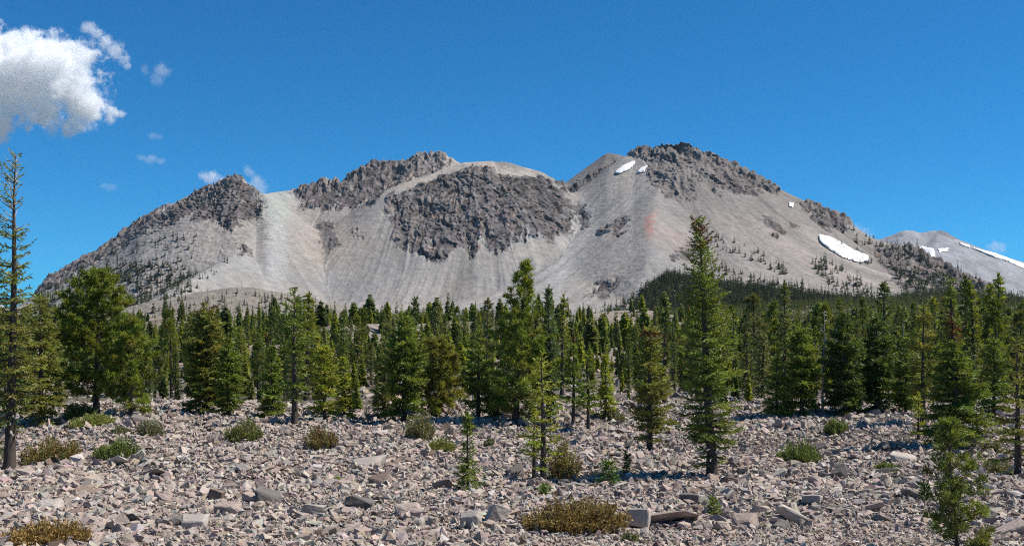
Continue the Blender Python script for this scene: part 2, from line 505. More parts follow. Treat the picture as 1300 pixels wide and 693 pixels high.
    wx = xs + 14 * pn(xs / 50, ys / 50, zs / 50); wz = zs + 14 * pn(xs / 50 + 9, ys / 50, zs / 50)
    def facets(sx, sy, sz, seed):
        # blocks of broken rock: every cell of a jittered lattice is one tilted face
        x, y, z = wx / sx, ys / sy, wz / sz
        xi, yi, zi = np.floor(x).astype(int), np.floor(y).astype(int), np.floor(z).astype(int)
        bd = np.full(x.shape, 1e9); val = np.zeros(x.shape)
        for a in (-1, 0, 1):
            for b in (-1, 0, 1):
                for c_ in (-1, 0, 1):
                    h = _P[_P[_P[(xi + a + seed) & 255] + ((yi + b) & 255)] + ((zi + c_) & 255)]
                    j = _G[h] * .5 + .5; g_ = _G[(h * 7 + 13) & 255]
                    dx, dy, dz = x - (xi + a + j[:, 0]), y - (yi + b + j[:, 1]), z - (zi + c_ + j[:, 2])
                    d = dx * dx + dy * dy + dz * dz
                    k = d < bd
                    bd[k] = d[k]; val[k] = (g_[:, 0] * dx + g_[:, 2] * dz * .7 + j[:, 1] - .5)[k]
        return val
    big = ridged((wx + .45 * wz) / 85, ys / 160, wz / 330, 2, .6)
    f1 = facets(26, 60, 120, 3); f2 = facets(9.5, 26, 46, 57); f3 = facets(4.6, 12, 17, 91)
    fine = fbm(xs / 7, ys / 7, zs / 8, 3, .6)
    cellc = np.zeros_like(X)
    cellc[sel] = .5 * f1 + .9 * f2 + .7 * f3
    vein = np.zeros_like(X)
    vv = np.abs(pn(wx / 46 + .5 * wz / 46, wz / 70, ys / 90)); v2 = np.abs(pn(wx / 30 - .9 * wz / 30, wz / 24 + 7, ys / 60))
    vein[sel] = np.maximum(sstep(.07, .01, vv), .8 * sstep(.06, .01, v2))
    rel[sel] = inner[sel] * (11 * big + 12 * f1 + 7.0 * st3[sel] + 3.6 * st2[sel] - 4) + crag[sel] * (7 * f2 + 4.2 * f3 + 2.4 * fine + 1.2 * st1[sel]) - crag[sel] * 3.5 * vein[sel]
    left_rub = poly_mask(PX, py, [(60, 372), (170, 300), (250, 262), (330, 268), (335, 290), (205, 385), (60, 410)])
    spur_rub = poly_mask(PX, py, [(835, 248), (900, 245), (1000, 262), (1080, 290), (1250, 370), (1250, 400), (1000, 400), (900, 330)])
    rub = box(np.where(left_rub, 1.0, 0) + np.where(spur_rub, .45, 0), 6)
    dn = st1 * .5 + st2 * 1.0 + st3 * 1.2
    up = sstep(2000, 2150, Y)
    rel += (1 - crag) * up * dn * 1.1 + rub * 1.3 * fbm(X / 9, Y / 9, Z / 9, 3, .7)
    low = 1 - up
    rel += low * (2.2 * fbm(X / 40, Y / 40, 0, 4) + 1.2 * fbm(X / 11, Y / 11, 4, 3)) * (Z > G + 1)
    kz = crag * .12 + (1 - crag) * .8
    X2, Y2, Z2 = X + rel * nx_ * .7, Y + rel * ny_ * 1.15, Z + rel * nz_ * kz
    # hold the skyline to the traced one, then break it
    for it in range(2):
        s_ = rows > 2150
        got = (Z2[s_] / Y2[s_]).max(0)
        ratio = np.clip(tgt / np.maximum(got, 1e-3), .93, 1.08)
        ratio = np.where(tgt > .03, ratio, 1)
        ker = np.exp(-np.linspace(-2.2, 2.2, 61) ** 2); ker /= ker.sum()
        ratio = np.convolve(np.pad(ratio, 30, mode='edge'), ker, 'valid')
        Z2 = Z2 * (1 + (ratio[None] - 1) * sstep(1950, 2400, Y))
    py = HY - F * Z2 / Y2
    # broken skyline
    sky_b = sstep(16, 2, py - want[None]) * crag * sstep(2200, 2350, Y)
    jag = 8.5 * ridged(X / 34, Y / 60, 1.5, 2) + 6.0 * ridged(X / 11, Y / 22, 4.5, 2) - 4.0
    Z2 = Z2 + np.clip(sky_b * 1.6, 0, 1) * jag
    # rock colours
    def mixa(c, col, k): return c * (1 - k[..., None]) + np.array(col) * k[..., None]
    big_n = fbm(X / 160, Y / 160, Z / 160, 3)
    c = np.empty(X.shape + (3,)); c[:] = (.268, .250, .232)
    c = mixa(c, (.29, .262, .236), sstep(0, .6, big_n) * .7)
    c = mixa(c, (.25, .245, .24), sstep(0, .6, -big_n) * .7)
    rt = sstep(830, 900, PX) * sstep(2000, 2100, Y)
    c = mixa(c, (.22, .196, .178), rt * .75)
    c = mixa(c, (.31, .265, .235), rt * sstep(.2, 1.2, st3) * .6)
    c = c * (1 + .105 * st2 + .055 * st1 + .10 * st3)[..., None]
    c = mixa(c, (.20, .18, .165), sstep(.9, 1.9, st2 + .5 * st1) * .45 * sstep(2050, 2200, Y))
    def blob(cx, cy_, rx, ry, ang=0):
        a = R(ang); dx, dy = jpx - cx, jpy - cy_
        u_, v_ = dx * math.cos(a) + dy * math.sin(a), -dx * math.sin(a) + dy * math.cos(a)
        return np.clip(np.exp(-((u_ / rx) ** 2 + (v_ / ry) ** 2)) * 1.4, 0, 1)
    c = mixa(c, (.29, .31, .28), blob(352, 258, 15, 22) * 1.0)
    c = mixa(c, (.345, .345, .335), blob(350, 312, 14, 46) * .8)
    c = mixa(c, (.33, .27, .23), blob(415, 300, 40, 34) * .5)
    c = mixa(c, (.26, .235, .22), blob(490, 385, 30, 26) * .55)
    c = mixa(c, (.385, .33, .285), blob(620, 208, 50, 6) * .9)
    c = mixa(c, (.385, .33, .285), blob(535, 228, 38, 5, -22) * .8)
    c = mixa(c, (.36, .175, .145), blob(826, 283, 5, 13, 22) * .7)
    c = mixa(c, (.34, .235, .205), blob(858, 300, 26, 9, 25) * .3)
    c = mixa(c, (.33, .24, .205), blob(765, 205, 12, 10) * .6)
    c = mixa(c, (.28, .25, .225), blob(760, 340, 46, 22, -35) * .55)
    c = mixa(c, (.30, .255, .24), blob(1000, 330, 110, 16, 28) * .5)
    c = mixa(c, (.5, .5, .49), blob(741, 276, 5, 16) * .8)
    c = mixa(c, (.36, .355, .34), blob(720, 330, 14, 60, 30) * .4)
    # coarse rubble: darker, weathered
    rubn = sstep(-.2, .5, fbm(X / 12, Y / 12, Z / 12, 4, .7))
    c = mixa(c, (.145, .130, .120), rub * (.25 + .5 * rubn) * .8)
    rn = fbm(X / 22, Y / 22, Z / 35, 4, .6)
    rc = np.empty_like(c); rc[:] = (.070, .060, .062)
    rc = mixa(rc, (.125, .105, .098), sstep(.1, .7, rn))
    rc = mixa(rc, (.046, .043, .047), sstep(.0, .6, -rn))
    rc = mixa(rc, (.21, .15, .12), sstep(.3, .8, fbm(X / 40, Y / 40, Z / 40 + 9, 3)) * .6)
    rc = rc * np.clip(1 + 1.1 * cellc, .5, 1.7)[..., None]
    rc = mixa(rc, (.25, .215, .19), vein * sstep(-.3, .4, fbm(X / 60, Y / 60, Z / 60 + 4, 2)) * .75)
    gul = sstep(-.9, -1.8, st3 + .6 * st2) * .55
    rc = mixa(rc, (.215, .192, .175), gul)
    rc = rc * np.clip(1 + .16 * st2 + .10 * st1, .6, 1.5)[..., None]
    ck = np.clip(sstep(.12, .40, crag) * (.85 + .5 * rn), 0, 1)
    # scree lies on the ledges of the crags
    n2y = np.gradient(Z2, axis=0) / np.maximum(np.gradient(Y2, axis=0), .3)
    ledge = sstep(.5, .12, np.abs(n2y)) * .4 * sstep(-.2, .3, fbm(X / 16, Y / 16, Z / 10, 3))
    ck = ck * (1 - ledge)
    c = c * (1 - ck[..., None]) + rc * ck[..., None]
    # low country in front: rubble and thin needle litter
    lowk = sstep(2080, 1980, Y) * sstep(8, 0, Z - G - 3)
    c = mixa(c, (.20, .175, .145), lowk * .8)
    c = mixa(c, (.215, .188, .158), sstep(1700, 1600, Y) * sstep(0, 6, Z - G) * .9)
    c = mixa(c, (.15, .13, .10), sstep(1700, 1600, Y) * sstep(.1, .6, fbm(X / 14, Y / 14, 3.0, 4, .7)) * .7)
    V = np.stack([X2, Y2, Z2], -1).reshape(-1, 3)
    nr, nc = X.shape
    i = np.arange(nr * nc).reshape(nr, nc)
    f = np.stack([i[:-1, :-1], i[:-1, 1:], i[1:, 1:], i[1:, :-1]], -1).reshape(-1, 4)
    me = make_mesh('mountain', V, f, np.clip(c.reshape(-1, 3), .03, .7), True)
    tag(link('mountain', me, M_MTN), kind='structure')
    pxf = CX + F * X2 / Y2; pyf = HY - F * Z2 / Y2
    return dict(X=X2, Y=Y2, Z=Z2, px=pxf, py=pyf, idx=i, V=V, rows=rows, cols=cols, crag=crag, px0=cols, k0=int(np.searchsorted(rows, 1900)))

MT = build_mountain()

# snow lying on the mountain: sheets cut from the slope's own shape and lifted off it
def snow_sheet(grid, poly, label, lift, jit=.7):
    poly = np.array(poly, float)
    x0, x1 = poly[:, 0].min(), poly[:, 0].max()
    nx = max(10, int((x1 - x0) / .45)); ny = max(8, int((poly[:, 1].max() - poly[:, 1].min()) / .6))
    cols = np.linspace(x0 + .15, x1 - .15, nx)
    gc = grid['px0']; V = np.zeros((nx, ny, 3))
    for a, c_ in enumerate(cols):
        ys = []
        for (ax_, ay), (bx, by) in zip(poly, np.roll(poly, -1, 0)):
            if (ax_ - c_) * (bx - c_) < 0: ys.append(ay + (by - ay) * (c_ - ax_) / (bx - ax_))
        lo, hi = min(ys), max(ys)
        e = min(c_ - x0, x1 - c_, 3.0) / 3.0
        n1, n2 = float(fbm(c_ / 2.6, 3.3 + x0, 1.0, 3)), float(fbm(c_ / 2.6, 9.3 + x0, 5.0, 3))
        mid = (lo + hi) / 2
        lo = min(lo + jit * n1 * e, mid - .15); hi = max(hi + jit * n2 * e, mid + .15)
        j = int(np.clip(np.searchsorted(gc, c_), 0, len(gc) - 1))
        k0 = grid['k0']; k1 = int(np.argmin(grid['py'][:, j]))
        pyc = np.minimum.accumulate(grid['py'][k0:k1 + 1, j])
        rr = np.interp(-np.linspace(hi, lo, ny), -pyc, np.arange(k0, k1 + 1))
        for q, key in enumerate('XYZ'): V[a, :, q] = np.interp(rr, np.arange(grid['X'].shape[0]), grid[key][:, j])
    for _ in range(14):
        V[1:-1, 1:-1] = .5 * V[1:-1, 1:-1] + .125 * (V[2:, 1:-1] + V[:-2, 1:-1] + V[1:-1, 2:] + V[1:-1, :-2])
    t = np.minimum(np.minimum(np.arange(nx)[:, None], np.arange(nx)[::-1, None]), np.minimum(np.arange(ny)[None], np.arange(ny)[None, ::-1])) / 3.0
    t = .45 + .55 * np.clip(t, 0, 1)
    bump_ = 1 + .12 * fbm(V[..., 0] / 14, V[..., 1] / 14, 1.0, 3)
    V[..., 1] -= lift * 1.3 * t * bump_; V[..., 2] += lift * t * bump_
    i = np.arange(nx * ny).reshape(nx, ny)
    f = np.stack([i[:-1, :-1], i[1:, :-1], i[1:, 1:], i[:-1, 1:]], -1).reshape(-1, 4)
    o = link('snow_patch', make_mesh('snow_patch', V.reshape(-1, 3), f, None, True), M_SNOW)
    tag(o, label, 'snow patch', 'snow patches on the slopes')

SNOW = [([(1038, 299), (1052, 301), (1066, 308), (1082, 318), (1102, 326), (1102, 333), (1088, 334), (1068, 327), (1050, 316), (1040, 308)], 'big white snow patch lying on the right slope of the brown mountain'),
        ([(780, 220), (790, 211), (805, 205), (806, 209), (798, 216), (784, 222)], 'slanting white snow patch high below the summit crest'),
        ([(808, 221), (812, 214), (821, 211), (817, 219)], 'short white snow patch just right of the slanting one below the summit'),
        ([(1000, 257), (1008, 259), (1006, 264), (1001, 262)], 'tiny white snow speck near the skyline above the big snow patch')]
for poly, lab in SNOW: snow_sheet(MT, poly, lab, 3.4)

# ------------------------------------------------------------------ the pale peak behind
def build_peak():
    crest = [(1020, 420, 6300), (1060, 360, 6300), (1100, 312, 6250), (1120, 302, 6200), (1138, 296, 6200), (1150, 290, 6200), (1165, 294, 6200), (1180, 292, 6200), (1192, 291, 6200), (1202, 296, 6180), (1212, 303, 6150),
             (1235, 311, 6150), (1262, 320, 6150), (1300, 332, 6150), (1350, 350, 6150), (1450, 392, 6150)]
    ribs = [[(1192, 293, 6180), (1180, 330, 5700), (1170, 370, 5200)], [(1215, 305, 6140), (1240, 345, 5600), (1262, 385, 5150)]]
    cols = np.linspace(1000, 1470, 300); rows = np.concatenate([np.linspace(4600, 6350, 220), np.linspace(6360, 6900, 30)])
    Y, PX = np.meshgrid(rows, cols, indexing='ij'); X = (PX - CX) / F * Y
    Z = cone(dens(crest, 25), X, Y, .60, 900, .0001)
    for r_ in ribs: Z = np.maximum(Z, cone(dens(r_, 25), X, Y, .5, 900, .0001))
    Z = np.maximum(box(Z, 2), 0)
    Z = Z + 6 * ridged(X / 160, Y / 300, Z / 360, 2) - 5 + 3 * fbm(X / 40, Y / 60, Z / 60, 3)
    py = HY - F * Z / Y
    n = fbm(X / 90, Y / 120, Z / 120, 4, .6)
    c = np.empty(X.shape + (3,)); c[:] = (.25, .255, .268)
    c *= (1 + .22 * n)[..., None]
    dk = (sstep(.1, .5, fbm(X / 60, Y / 60, Z / 60, 4, .65)) * sstep(345, 375, py) * .8)[..., None]
    c = c * (1 - dk) + np.array([.07, .08, .07]) * dk
    ck = (poly_mask(PX + 3 * n, py + 3 * n, [(1174, 288), (1200, 288), (1222, 306), (1210, 306), (1196, 297)]) * .7)[..., None]
    c = c * (1 - ck) + np.array([.13, .12, .12]) * ck
    V = np.stack([X, Y, Z], -1).reshape(-1, 3); nr, nc = X.shape
    i = np.arange(nr * nc).reshape(nr, nc)
    f = np.stack([i[:-1, :-1], i[:-1, 1:], i[1:, 1:], i[1:, :-1]], -1).reshape(-1, 4)
    tag(link('mountain', make_mesh('mountain_peak', V, f, np.clip(c.reshape(-1, 3), .03, .6), True), M_MTN), kind='structure')
    return dict(X=X, Y=Y, Z=Z, px=PX, py=py, idx=i, V=V, px0=cols, k0=0)
PK = build_peak()
for poly, lab in [([(1163, 316), (1170, 313), (1184, 316), (1186, 323), (1186, 331), (1178, 328), (1166, 322)], 'rounded white snow patch on the pale distant peak'),
                  ([(1190, 316), (1203, 315), (1202, 319), (1191, 321)], 'small flat white snow patch beside the rounded one on the pale peak'),
                  ([(1232, 315), (1262, 322), (1300, 336), (1300, 342), (1278, 332), (1256, 325)], 'long white snow strip down the ridge of the pale peak'),
                  ([(1216, 308), (1230, 312), (1230, 315), (1219, 311)], 'thin white snow sliver at the head of the long strip')]:
    snow_sheet(PK, poly, lab, 5, .4)

# ------------------------------------------------------------------ the air
bm = bmesh.new(); bmesh.ops.create_cube(bm, size=1)
for v in bm.verts:
    v.co = (math.copysign(21500, v.co.x), -220 if v.co.y < 0 else 8300, -24 if v.co.z < 0 else 720)
me = bpy.data.meshes.new('haze'); bm.to_mesh(me); bm.free()
m, nt, out = new_mat('thin_air')
v = nd(nt, 'ShaderNodeVolumePrincipled'); v.inputs['Color'].default_value = (.70, .84, 1.0, 1); v.inputs['Density'].default_value = 1.0e-5
v.inputs['Anisotropy'].default_value = 0.0
nt.links.new(v.outputs[0], out.inputs['Volume'])
tag(link('haze', me, m), kind='stuff')

# ------------------------------------------------------------------ clouds (real volumes)
def cloud(label, balls, Y, dens_, scale, erode=.9, step=.4, thick=.8, squash=1.0):
    """balls: (px, py, radius px); a domain of air with density gathered round the balls and frayed by noise."""
    k = Y / F
    P = np.array([pt(b[0], b[1], Y) for b in balls]); Rr = np.array([b[2] * k for b in balls])
    lo = (P - Rr[:, None] * 1.45).min(0); hi = (P + Rr[:, None] * 1.45).max(0)
    c = (lo + hi) / 2
    lo[1] = -Rr.max() * 1.45 * thick; hi[1] = Rr.max() * 1.45 * thick
    lo[0] -= c[0]; hi[0] -= c[0]; lo[2] -= c[2]; hi[2] -= c[2]
    bm = bmesh.new(); bmesh.ops.create_cube(bm, size=1)
    for v in bm.verts:
        for a in range(3): v.co[a] = lo[a] if v.co[a] < 0 else hi[a]
    me = bpy.data.meshes.new('cloud'); bm.to_mesh(me); bm.free()
    m, nt, out = new_mat('cloud_vapour')
    tc = nd(nt, 'ShaderNodeTexCoord').outputs['Object']
    ns = nd(nt, 'ShaderNodeTexNoise'); ns.inputs['Scale'].default_value = scale; ns.inputs['Detail'].default_value = 7; ns.inputs['Roughness'].default_value = .62
    nt.links.new(tc, ns.inputs['Vector'])
    acc = None
    for q, r_ in zip(P, Rr):
        d = nd(nt, 'ShaderNodeVectorMath', operation='SUBTRACT'); nt.links.new(tc, d.inputs[0])
        d.inputs[1].default_value = (q[0] - c[0], 0, q[2] - c[2])
        s = nd(nt, 'ShaderNodeVectorMath', operation='MULTIPLY'); nt.links.new(d.outputs[0], s.inputs[0])
        s.inputs[1].default_value = (1 / r_, 1 / (r_ * thick), 1 / (r_ * squash))
        l = nd(nt, 'ShaderNodeVectorMath', operation='LENGTH'); nt.links.new(s.outputs[0], l.inputs[0])
        e = nd(nt, 'ShaderNodeMath', operation='SUBTRACT'); e.inputs[0].default_value = 1.0; nt.links.new(l.outputs['Value'], e.inputs[1])
        if acc is None: acc = e.outputs[0]
        else:
            mx = nd(nt, 'ShaderNodeMath', operation='SMOOTH_MAX'); mx.inputs[2].default_value = .3
            nt.links.new(acc, mx.inputs[0]); nt.links.new(e.outputs[0], mx.inputs[1]); acc = mx.outputs[0]
    nf = nd(nt, 'ShaderNodeTexNoise'); nf.inputs['Scale'].default_value = scale * 4.3; nf.inputs['Detail'].default_value = 5; nf.inputs['Roughness'].default_value = .6; nf.inputs['Distortion'].default_value = .6
    nt.links.new(tc, nf.inputs['Vector'])
    mm = nd(nt, 'ShaderNodeMath', operation='MULTIPLY_ADD'); nt.links.new(nf.outputs[0], mm.inputs[0]); mm.inputs[1].default_value = .45; nt.links.new(ns.outputs[0], mm.inputs[2])
    nn = nd(nt, 'ShaderNodeMath', operation='MULTIPLY_ADD'); nt.links.new(mm.outputs[0], nn.inputs[0]); nn.inputs[1].default_value = erode * 4.2; nn.inputs[2].default_value = -erode * 4.2 * .735
    ad = nd(nt, 'ShaderNodeMath', operation='ADD'); nt.links.new(acc, ad.inputs[0]); nt.links.new(nn.outputs[0], ad.inputs[1])
    mr = nd(nt, 'ShaderNodeMapRange'); mr.interpolation_type = 'SMOOTHSTEP'
    for a, v in zip(('From Min', 'From Max', 'To Min', 'To Max'), (0.04, .6, 0, dens_)): mr.inputs[a].default_value = v
    nt.links.new(ad.outputs[0], mr.inputs['Value'])
    v = nd(nt, 'ShaderNodeVolumePrincipled'); v.inputs['Color'].default_value = (1, 1, 1, 1); v.inputs['Anisotropy'].default_value = 0.0
    nt.links.new(mr.outputs[0], v.inputs['Density'])
    nt.links.new(v.outputs[0], out.inputs['Volume'])
    m.cycles.volume_step_rate = step
    o = link('cloud', me, m, loc=(c[0], Y, c[2]))
    tag(o, label, 'cloud', 'clouds in the blue sky')

cloud('big white puffy cloud at the left edge of the sky',
      [(-30, 90, 60), (5, 85, 52), (20, 55, 30), (45, 100, 50), (78, 72, 34), (95, 115, 42), (112, 140, 26), (65, 145, 26), (88, 155, 18), (-10, 150, 26), (140, 145, 14)], 7000, .03, .0046, .84, .25, .8)
cloud('narrow slanting white cloud streak right of the big cloud', [(112, 36, 11), (122, 43, 12), (134, 53, 12), (146, 65, 13), (156, 76, 10), (162, 84, 6)], 7000, .012, .012, .55, .5, .9)
cloud('faint torn cloud wisp right of the slanting streak', [(205, 90, 12), (200, 100, 10), (184, 88, 8)], 7000, .004, .016, .6, .5, .9)
cloud('faint thin cloud wisp below the big cloud', [(180, 199, 9), (192, 202, 11), (203, 205, 8)], 7000, .004, .016, .6, .5, .9, .6)
cloud('very small faint cloud wisp level with the bottom of the big cloud', [(194, 172, 8), (202, 174, 7)], 7000, .003, .018, .6, .5, .9, .7)
cloud('tiny faint cloud wisp low at the side of the ridge', [(132, 235, 8), (142, 238, 9)], 7000, .003, .018, .6, .5, .9, .6)
cloud('small white cloud just above the left crag', [(258, 222, 9), (268, 225, 13), (280, 229, 9)], 7000, .010, .014, .55, .5, .9, .8)
cloud('small pale cloud right behind the left crag', [(316, 219, 9), (324, 228, 10), (328, 238, 14), (318, 238, 9)], 7000, .006, .014, .6, .5, .9)
cloud('little white cloud over the long snow strip of the pale peak', [(1262, 312, 10), (1270, 315, 9)], 9000, .006, .012, .55, .5, .9)
cloud('small white cloud peeping over the right shoulder of the mountain', [(1085, 290, 12), (1096, 296, 12), (1104, 300, 8)], 9000, .004, .012, .55, .5, .9, .7)
#@@PART2
# ------------------------------------------------------------------ stones
rng = np.random.RandomState(11)

def hull_proto(seed, n=11, flat=.6, bevel=0.0):
    rs = np.random.RandomState(seed)
    bm = bmesh.new()
    # corners of a skewed block plus a few broken-off points: angular, slabby lava rubble
    sk = rs.normal(0, .22, (3, 3)) + np.eye(3)
    pts_ = []
    for a in (-1, 1):
        for b in (-1, 1):
            for c in (-1, 1):
                if rs.rand() < .8:
                    pts_.append(np.array([a, b, c * flat]) * rs.uniform(.55, 1.0, 3))
    for _ in range(n - len(pts_)):
        v = rs.normal(size=3); v /= np.linalg.norm(v)
        pts_.append(v * np.array([1.0, 1.0, flat]) * rs.uniform(.8, 1.1))
    for q in pts_: bm.verts.new(sk @ q * .5)
    r_ = bmesh.ops.convex_hull(bm, input=bm.verts)
    bmesh.ops.delete(bm, geom=[g for g in set(r_['geom_interior'] + r_['geom_unused']) if isinstance(g, bmesh.types.BMVert)], context='VERTS')
    if bevel:
        bmesh.ops.dissolve_limit(bm, angle_limit=R(9), verts=bm.verts, edges=bm.edges)
        bmesh.ops.bevel(bm, geom=list(bm.edges), offset=bevel, segments=1, affect='EDGES', profile=.6, clamp_overlap=True)
        bmesh.ops.triangulate(bm, faces=bm.faces)
        bmesh.ops.subdivide_edges(bm, edges=[e for e in bm.edges if e.calc_length() > .22], cuts=1, use_grid_fill=False)
        bmesh.ops.triangulate(bm, faces=bm.faces)
    bm.verts.index_update()
    V = np.array([v.co[:] for v in bm.verts]); Fc = np.array([[v.index for v in f.verts] for f in bm.faces])
    bm.free()
    if bevel:
        nrm = V / (np.linalg.norm(V, axis=1)[:, None] + 1e-6)
        V = V + nrm * (.030 * fbm(V[:, 0] * 4 + seed, V[:, 1] * 4, V[:, 2] * 4, 3))[:, None]
    return V, Fc

PROTO = [hull_proto(100 + k, 9 + k % 4, rng.uniform(.45, .85)) for k in range(36)]

def rotmats(n, rs, tilt):
    az, az2 = rs.uniform(0, 2 * np.pi, n), rs.uniform(0, 2 * np.pi, n)
    t = np.abs(rs.normal(0, tilt, n))
    ax = np.stack([np.cos(az), np.sin(az), np.zeros(n)], 1)
    c, s = np.cos(t), np.sin(t)
    K = np.zeros((n, 3, 3))
    K[:, 0, 2] = ax[:, 1]; K[:, 2, 0] = -ax[:, 1]; K[:, 1, 2] = -ax[:, 0]; K[:, 2, 1] = ax[:, 0]
    Rt = np.eye(3)[None] + s[:, None, None] * K + (1 - c)[:, None, None] * (K @ K)
    Rz = np.zeros((n, 3, 3)); Rz[:, 0, 0] = np.cos(az2); Rz[:, 0, 1] = -np.sin(az2); Rz[:, 1, 0] = np.sin(az2); Rz[:, 1, 1] = np.cos(az2); Rz[:, 2, 2] = 1
    return Rt @ Rz

TONES = [('pinkish tan', (.385, .315, .262)), ('pale grey', (.378, .336, .295)), ('dusty pink', (.348, .278, .236)), ('reddish brown', (.21, .154, .125)), ('dark grey', (.16, .142, .128)), ('whitish', (.47, .435, .395)), ('rusty tan', (.34, .264, .192))]
TONE_P = np.array([.38, .26, .22, .05, .04, .02, .03])

def scatter(n, y0, y1, smin, smax, power, xpad=1.1):
    """Positions by distance (area-weighted), power-law sizes, tones."""
    y = np.sqrt(rng.uniform(y0 ** 2, y1 ** 2, n))
    x = rng.uniform(-1, 1, n) * y * 650 / F * xpad
    u = rng.rand(n)
    s = (smin ** (1 - power) + u * (smax ** (1 - power) - smin ** (1 - power))) ** (1 / (1 - power))
    t = rng.choice(len(TONES), n, p=TONE_P / TONE_P.sum())
    return x, y, s, t

parts_ = [scatter(22000, 17, 31, .035, .24, 2.8), scatter(110000, 24.5, 48, .055, .40, 2.75), scatter(130000, 45, 76, .08, .50, 2.65), scatter(76000, 72, 118, .12, .68, 2.6), scatter(16000, 118, 260, .3, 1.1, 2.3)]
sx, sy, ss, stn = [np.concatenate(q) for q in zip(*parts_)]
spx = CX + F * sx / sy
# fewer stones on the grassy mound and the gravel bank
keep = rng.rand(len(sx)) > np.exp(-(((spx - 140) / 42) ** 2 + ((sy - 86) / 6) ** 2)) * .85
patch = fbm(sx / 6, sy / 6, 5.5, 3)
ss = ss * (1 + .28 * np.clip(patch, -1, 1))
bank = sy < 26.5 + 5 * sstep(600, 760, spx[:len(sy)]) + 1.2 * fbm(sx / 3, sy / 3, 1.1, 2)
ss = np.where(bank, np.minimum(ss, .05 + .5 * ss), ss)
in_woods = sy > 118
keep &= ~(in_woods & (fbm(sx / 22, sy / 22, 6.1, 3) > .1))
sx, sy, ss, stn = sx[keep], sy[keep], ss[keep], stn[keep]

# the boulders one can point to: px, py of the foot, width and height in photograph pixels, tone, flatness word
SPECIAL = [(851, 668, 78, 23, 2, 'long flat-topped'), (598, 672, 27, 27, 1, 'blocky squared'), (630, 664, 30, 26, 1, 'bulky'), (338, 641, 28, 27, 4, 'steep-sided'), (318, 640, 22, 16, 2, 'rounded'), (1008, 666, 40, 26, 1, 'split streaked'),
           (1070, 608, 20, 22, 4, 'upright pointed'), (465, 593, 40, 14, 1, 'flat slab-like'), (482, 618, 30, 20, 3, 'tilted'), (452, 648, 34, 22, 4, 'angular'), (272, 637, 20, 18, 3, 'angular'), (108, 629, 28, 13, 3, 'low'),
           (145, 570, 18, 13, 3, 'angular'), (176, 539, 18, 15, 4, 'rounded'), (163, 540, 14, 13, 5, 'smooth'), (926, 617, 26, 13, 3, 'low flat'), (878, 640, 28, 18, 4, 'angular'), (1150, 588, 34, 15, 1, 'flat'), (1160, 634, 22, 16, 4, 'split'),
           (148, 592, 24, 15, 5, 'tilted flat'), (196, 606, 30, 12, 2, 'flat'), (814, 672, 30, 30, 1, 'tall pale'), (948, 672, 32, 20, 2, 'angular'), (1285, 680, 40, 22, 2, 'blocky'), (655, 607, 26, 20, 4, 'dark hollow-faced'), (30, 606, 26, 12, 2, 'flat'),
           (560, 622, 24, 16, 2, 'blocky'), (245, 673, 34, 20, 1, 'flat tilted'), (160, 665, 26, 16, 4, 'angular'), (285, 655, 36, 20, 2, 'slanting'), (395, 655, 30, 16, 1, 'slab-like'), (520, 655, 34, 18, 2, 'slab-like'), (680, 575, 18, 10, 1, 'flat'),
           (1035, 640, 26, 14, 1, 'blocky'), (1110, 650, 26, 15, 2, 'angular'), (1128, 573, 18, 12, 4, 'angular'), (1045, 572, 18, 12, 4, 'upright'), (988, 608, 22, 14, 1, 'slanting'), (965, 655, 24, 16, 2, 'blocky'), (60, 650, 30, 16, 1, 'flat')]

# ranks of the scattered stones by how large they show; 300 in all stand alone
app = ss / sy
inframe = (np.abs(sx / sy) < 640 / F) & (sy > 30.5) & ((HY - F * ground(sx, sy) / sy) < 690)
N_IND = 300 - len(SPECIAL)
order = np.argsort(-np.where(inframe, app, 0))
ind = order[:N_IND]
rest = np.ones(len(sx), bool); rest[ind] = False

def merged_stones(x, y, s, t, rs):
    n = len(x)
    z = ground(x, y) + s * rs.uniform(-.15, .38, n)
    rot = rotmats(n, rs, .7)
    sc = np.stack([s * rs.uniform(.8, 1.35, n), s * rs.uniform(.7, 1.1, n), s * rs.uniform(.6, 1.1, n)], 1)
    pr = rs.randint(0, len(PROTO), n)
    base = np.array([c for _, c in TONES])[t] * rs.uniform(.72, 1.2, n)[:, None] * (1 + rs.normal(0, .035, (n, 3)))
    Vs, Fs, Cs, off = [], [], [], 0
    for k, (pv, pf) in enumerate(PROTO):
        idx = np.where(pr == k)[0]
        if not len(idx): continue
        v = np.einsum('nij,nvj->nvi', rot[idx], pv[None] * sc[idx][:, None, :]) + np.stack([x[idx], y[idx], z[idx]], 1)[:, None, :]
        m_ = len(pv)
        Vs.append(v.reshape(-1, 3))
        Fs.append((pf[None] + (np.arange(len(idx)) * m_)[:, None, None] + off).reshape(-1, 3))
        Cs.append(np.repeat(base[idx], m_, 0)); off += m_ * len(idx)
    return np.concatenate(Vs), np.concatenate(Fs), np.clip(np.concatenate(Cs), .03, .75)

V, Fc, Cc = merged_stones(sx[rest], sy[rest], ss[rest], stn[rest], rng)
tag(link('rubble', make_mesh('rubble', V, Fc, Cc), M_RUB), kind='stuff')

BPROTO = []
for k in range(26):
    v, f = hull_proto(500 + k, 11 + k % 5, rng.uniform(.5, .85), .045)
    f = f if f.shape[1] == 3 else f
    lo, hi = v.min(0), v.max(0)
    v = (v - (lo + hi) / 2) / (hi - lo); v[:, 2] += .5            # unit box standing on its base
    rs_ = np.random.RandomState(900 + k)
    BPROTO.append((make_mesh('boulder', v, f, np.clip(1 + .10 * fbm(v[:, 0] * 2 + k, v[:, 1] * 2, v[:, 2] * 2, 3)[:, None] * np.ones(3), .5, 1.4)), v))

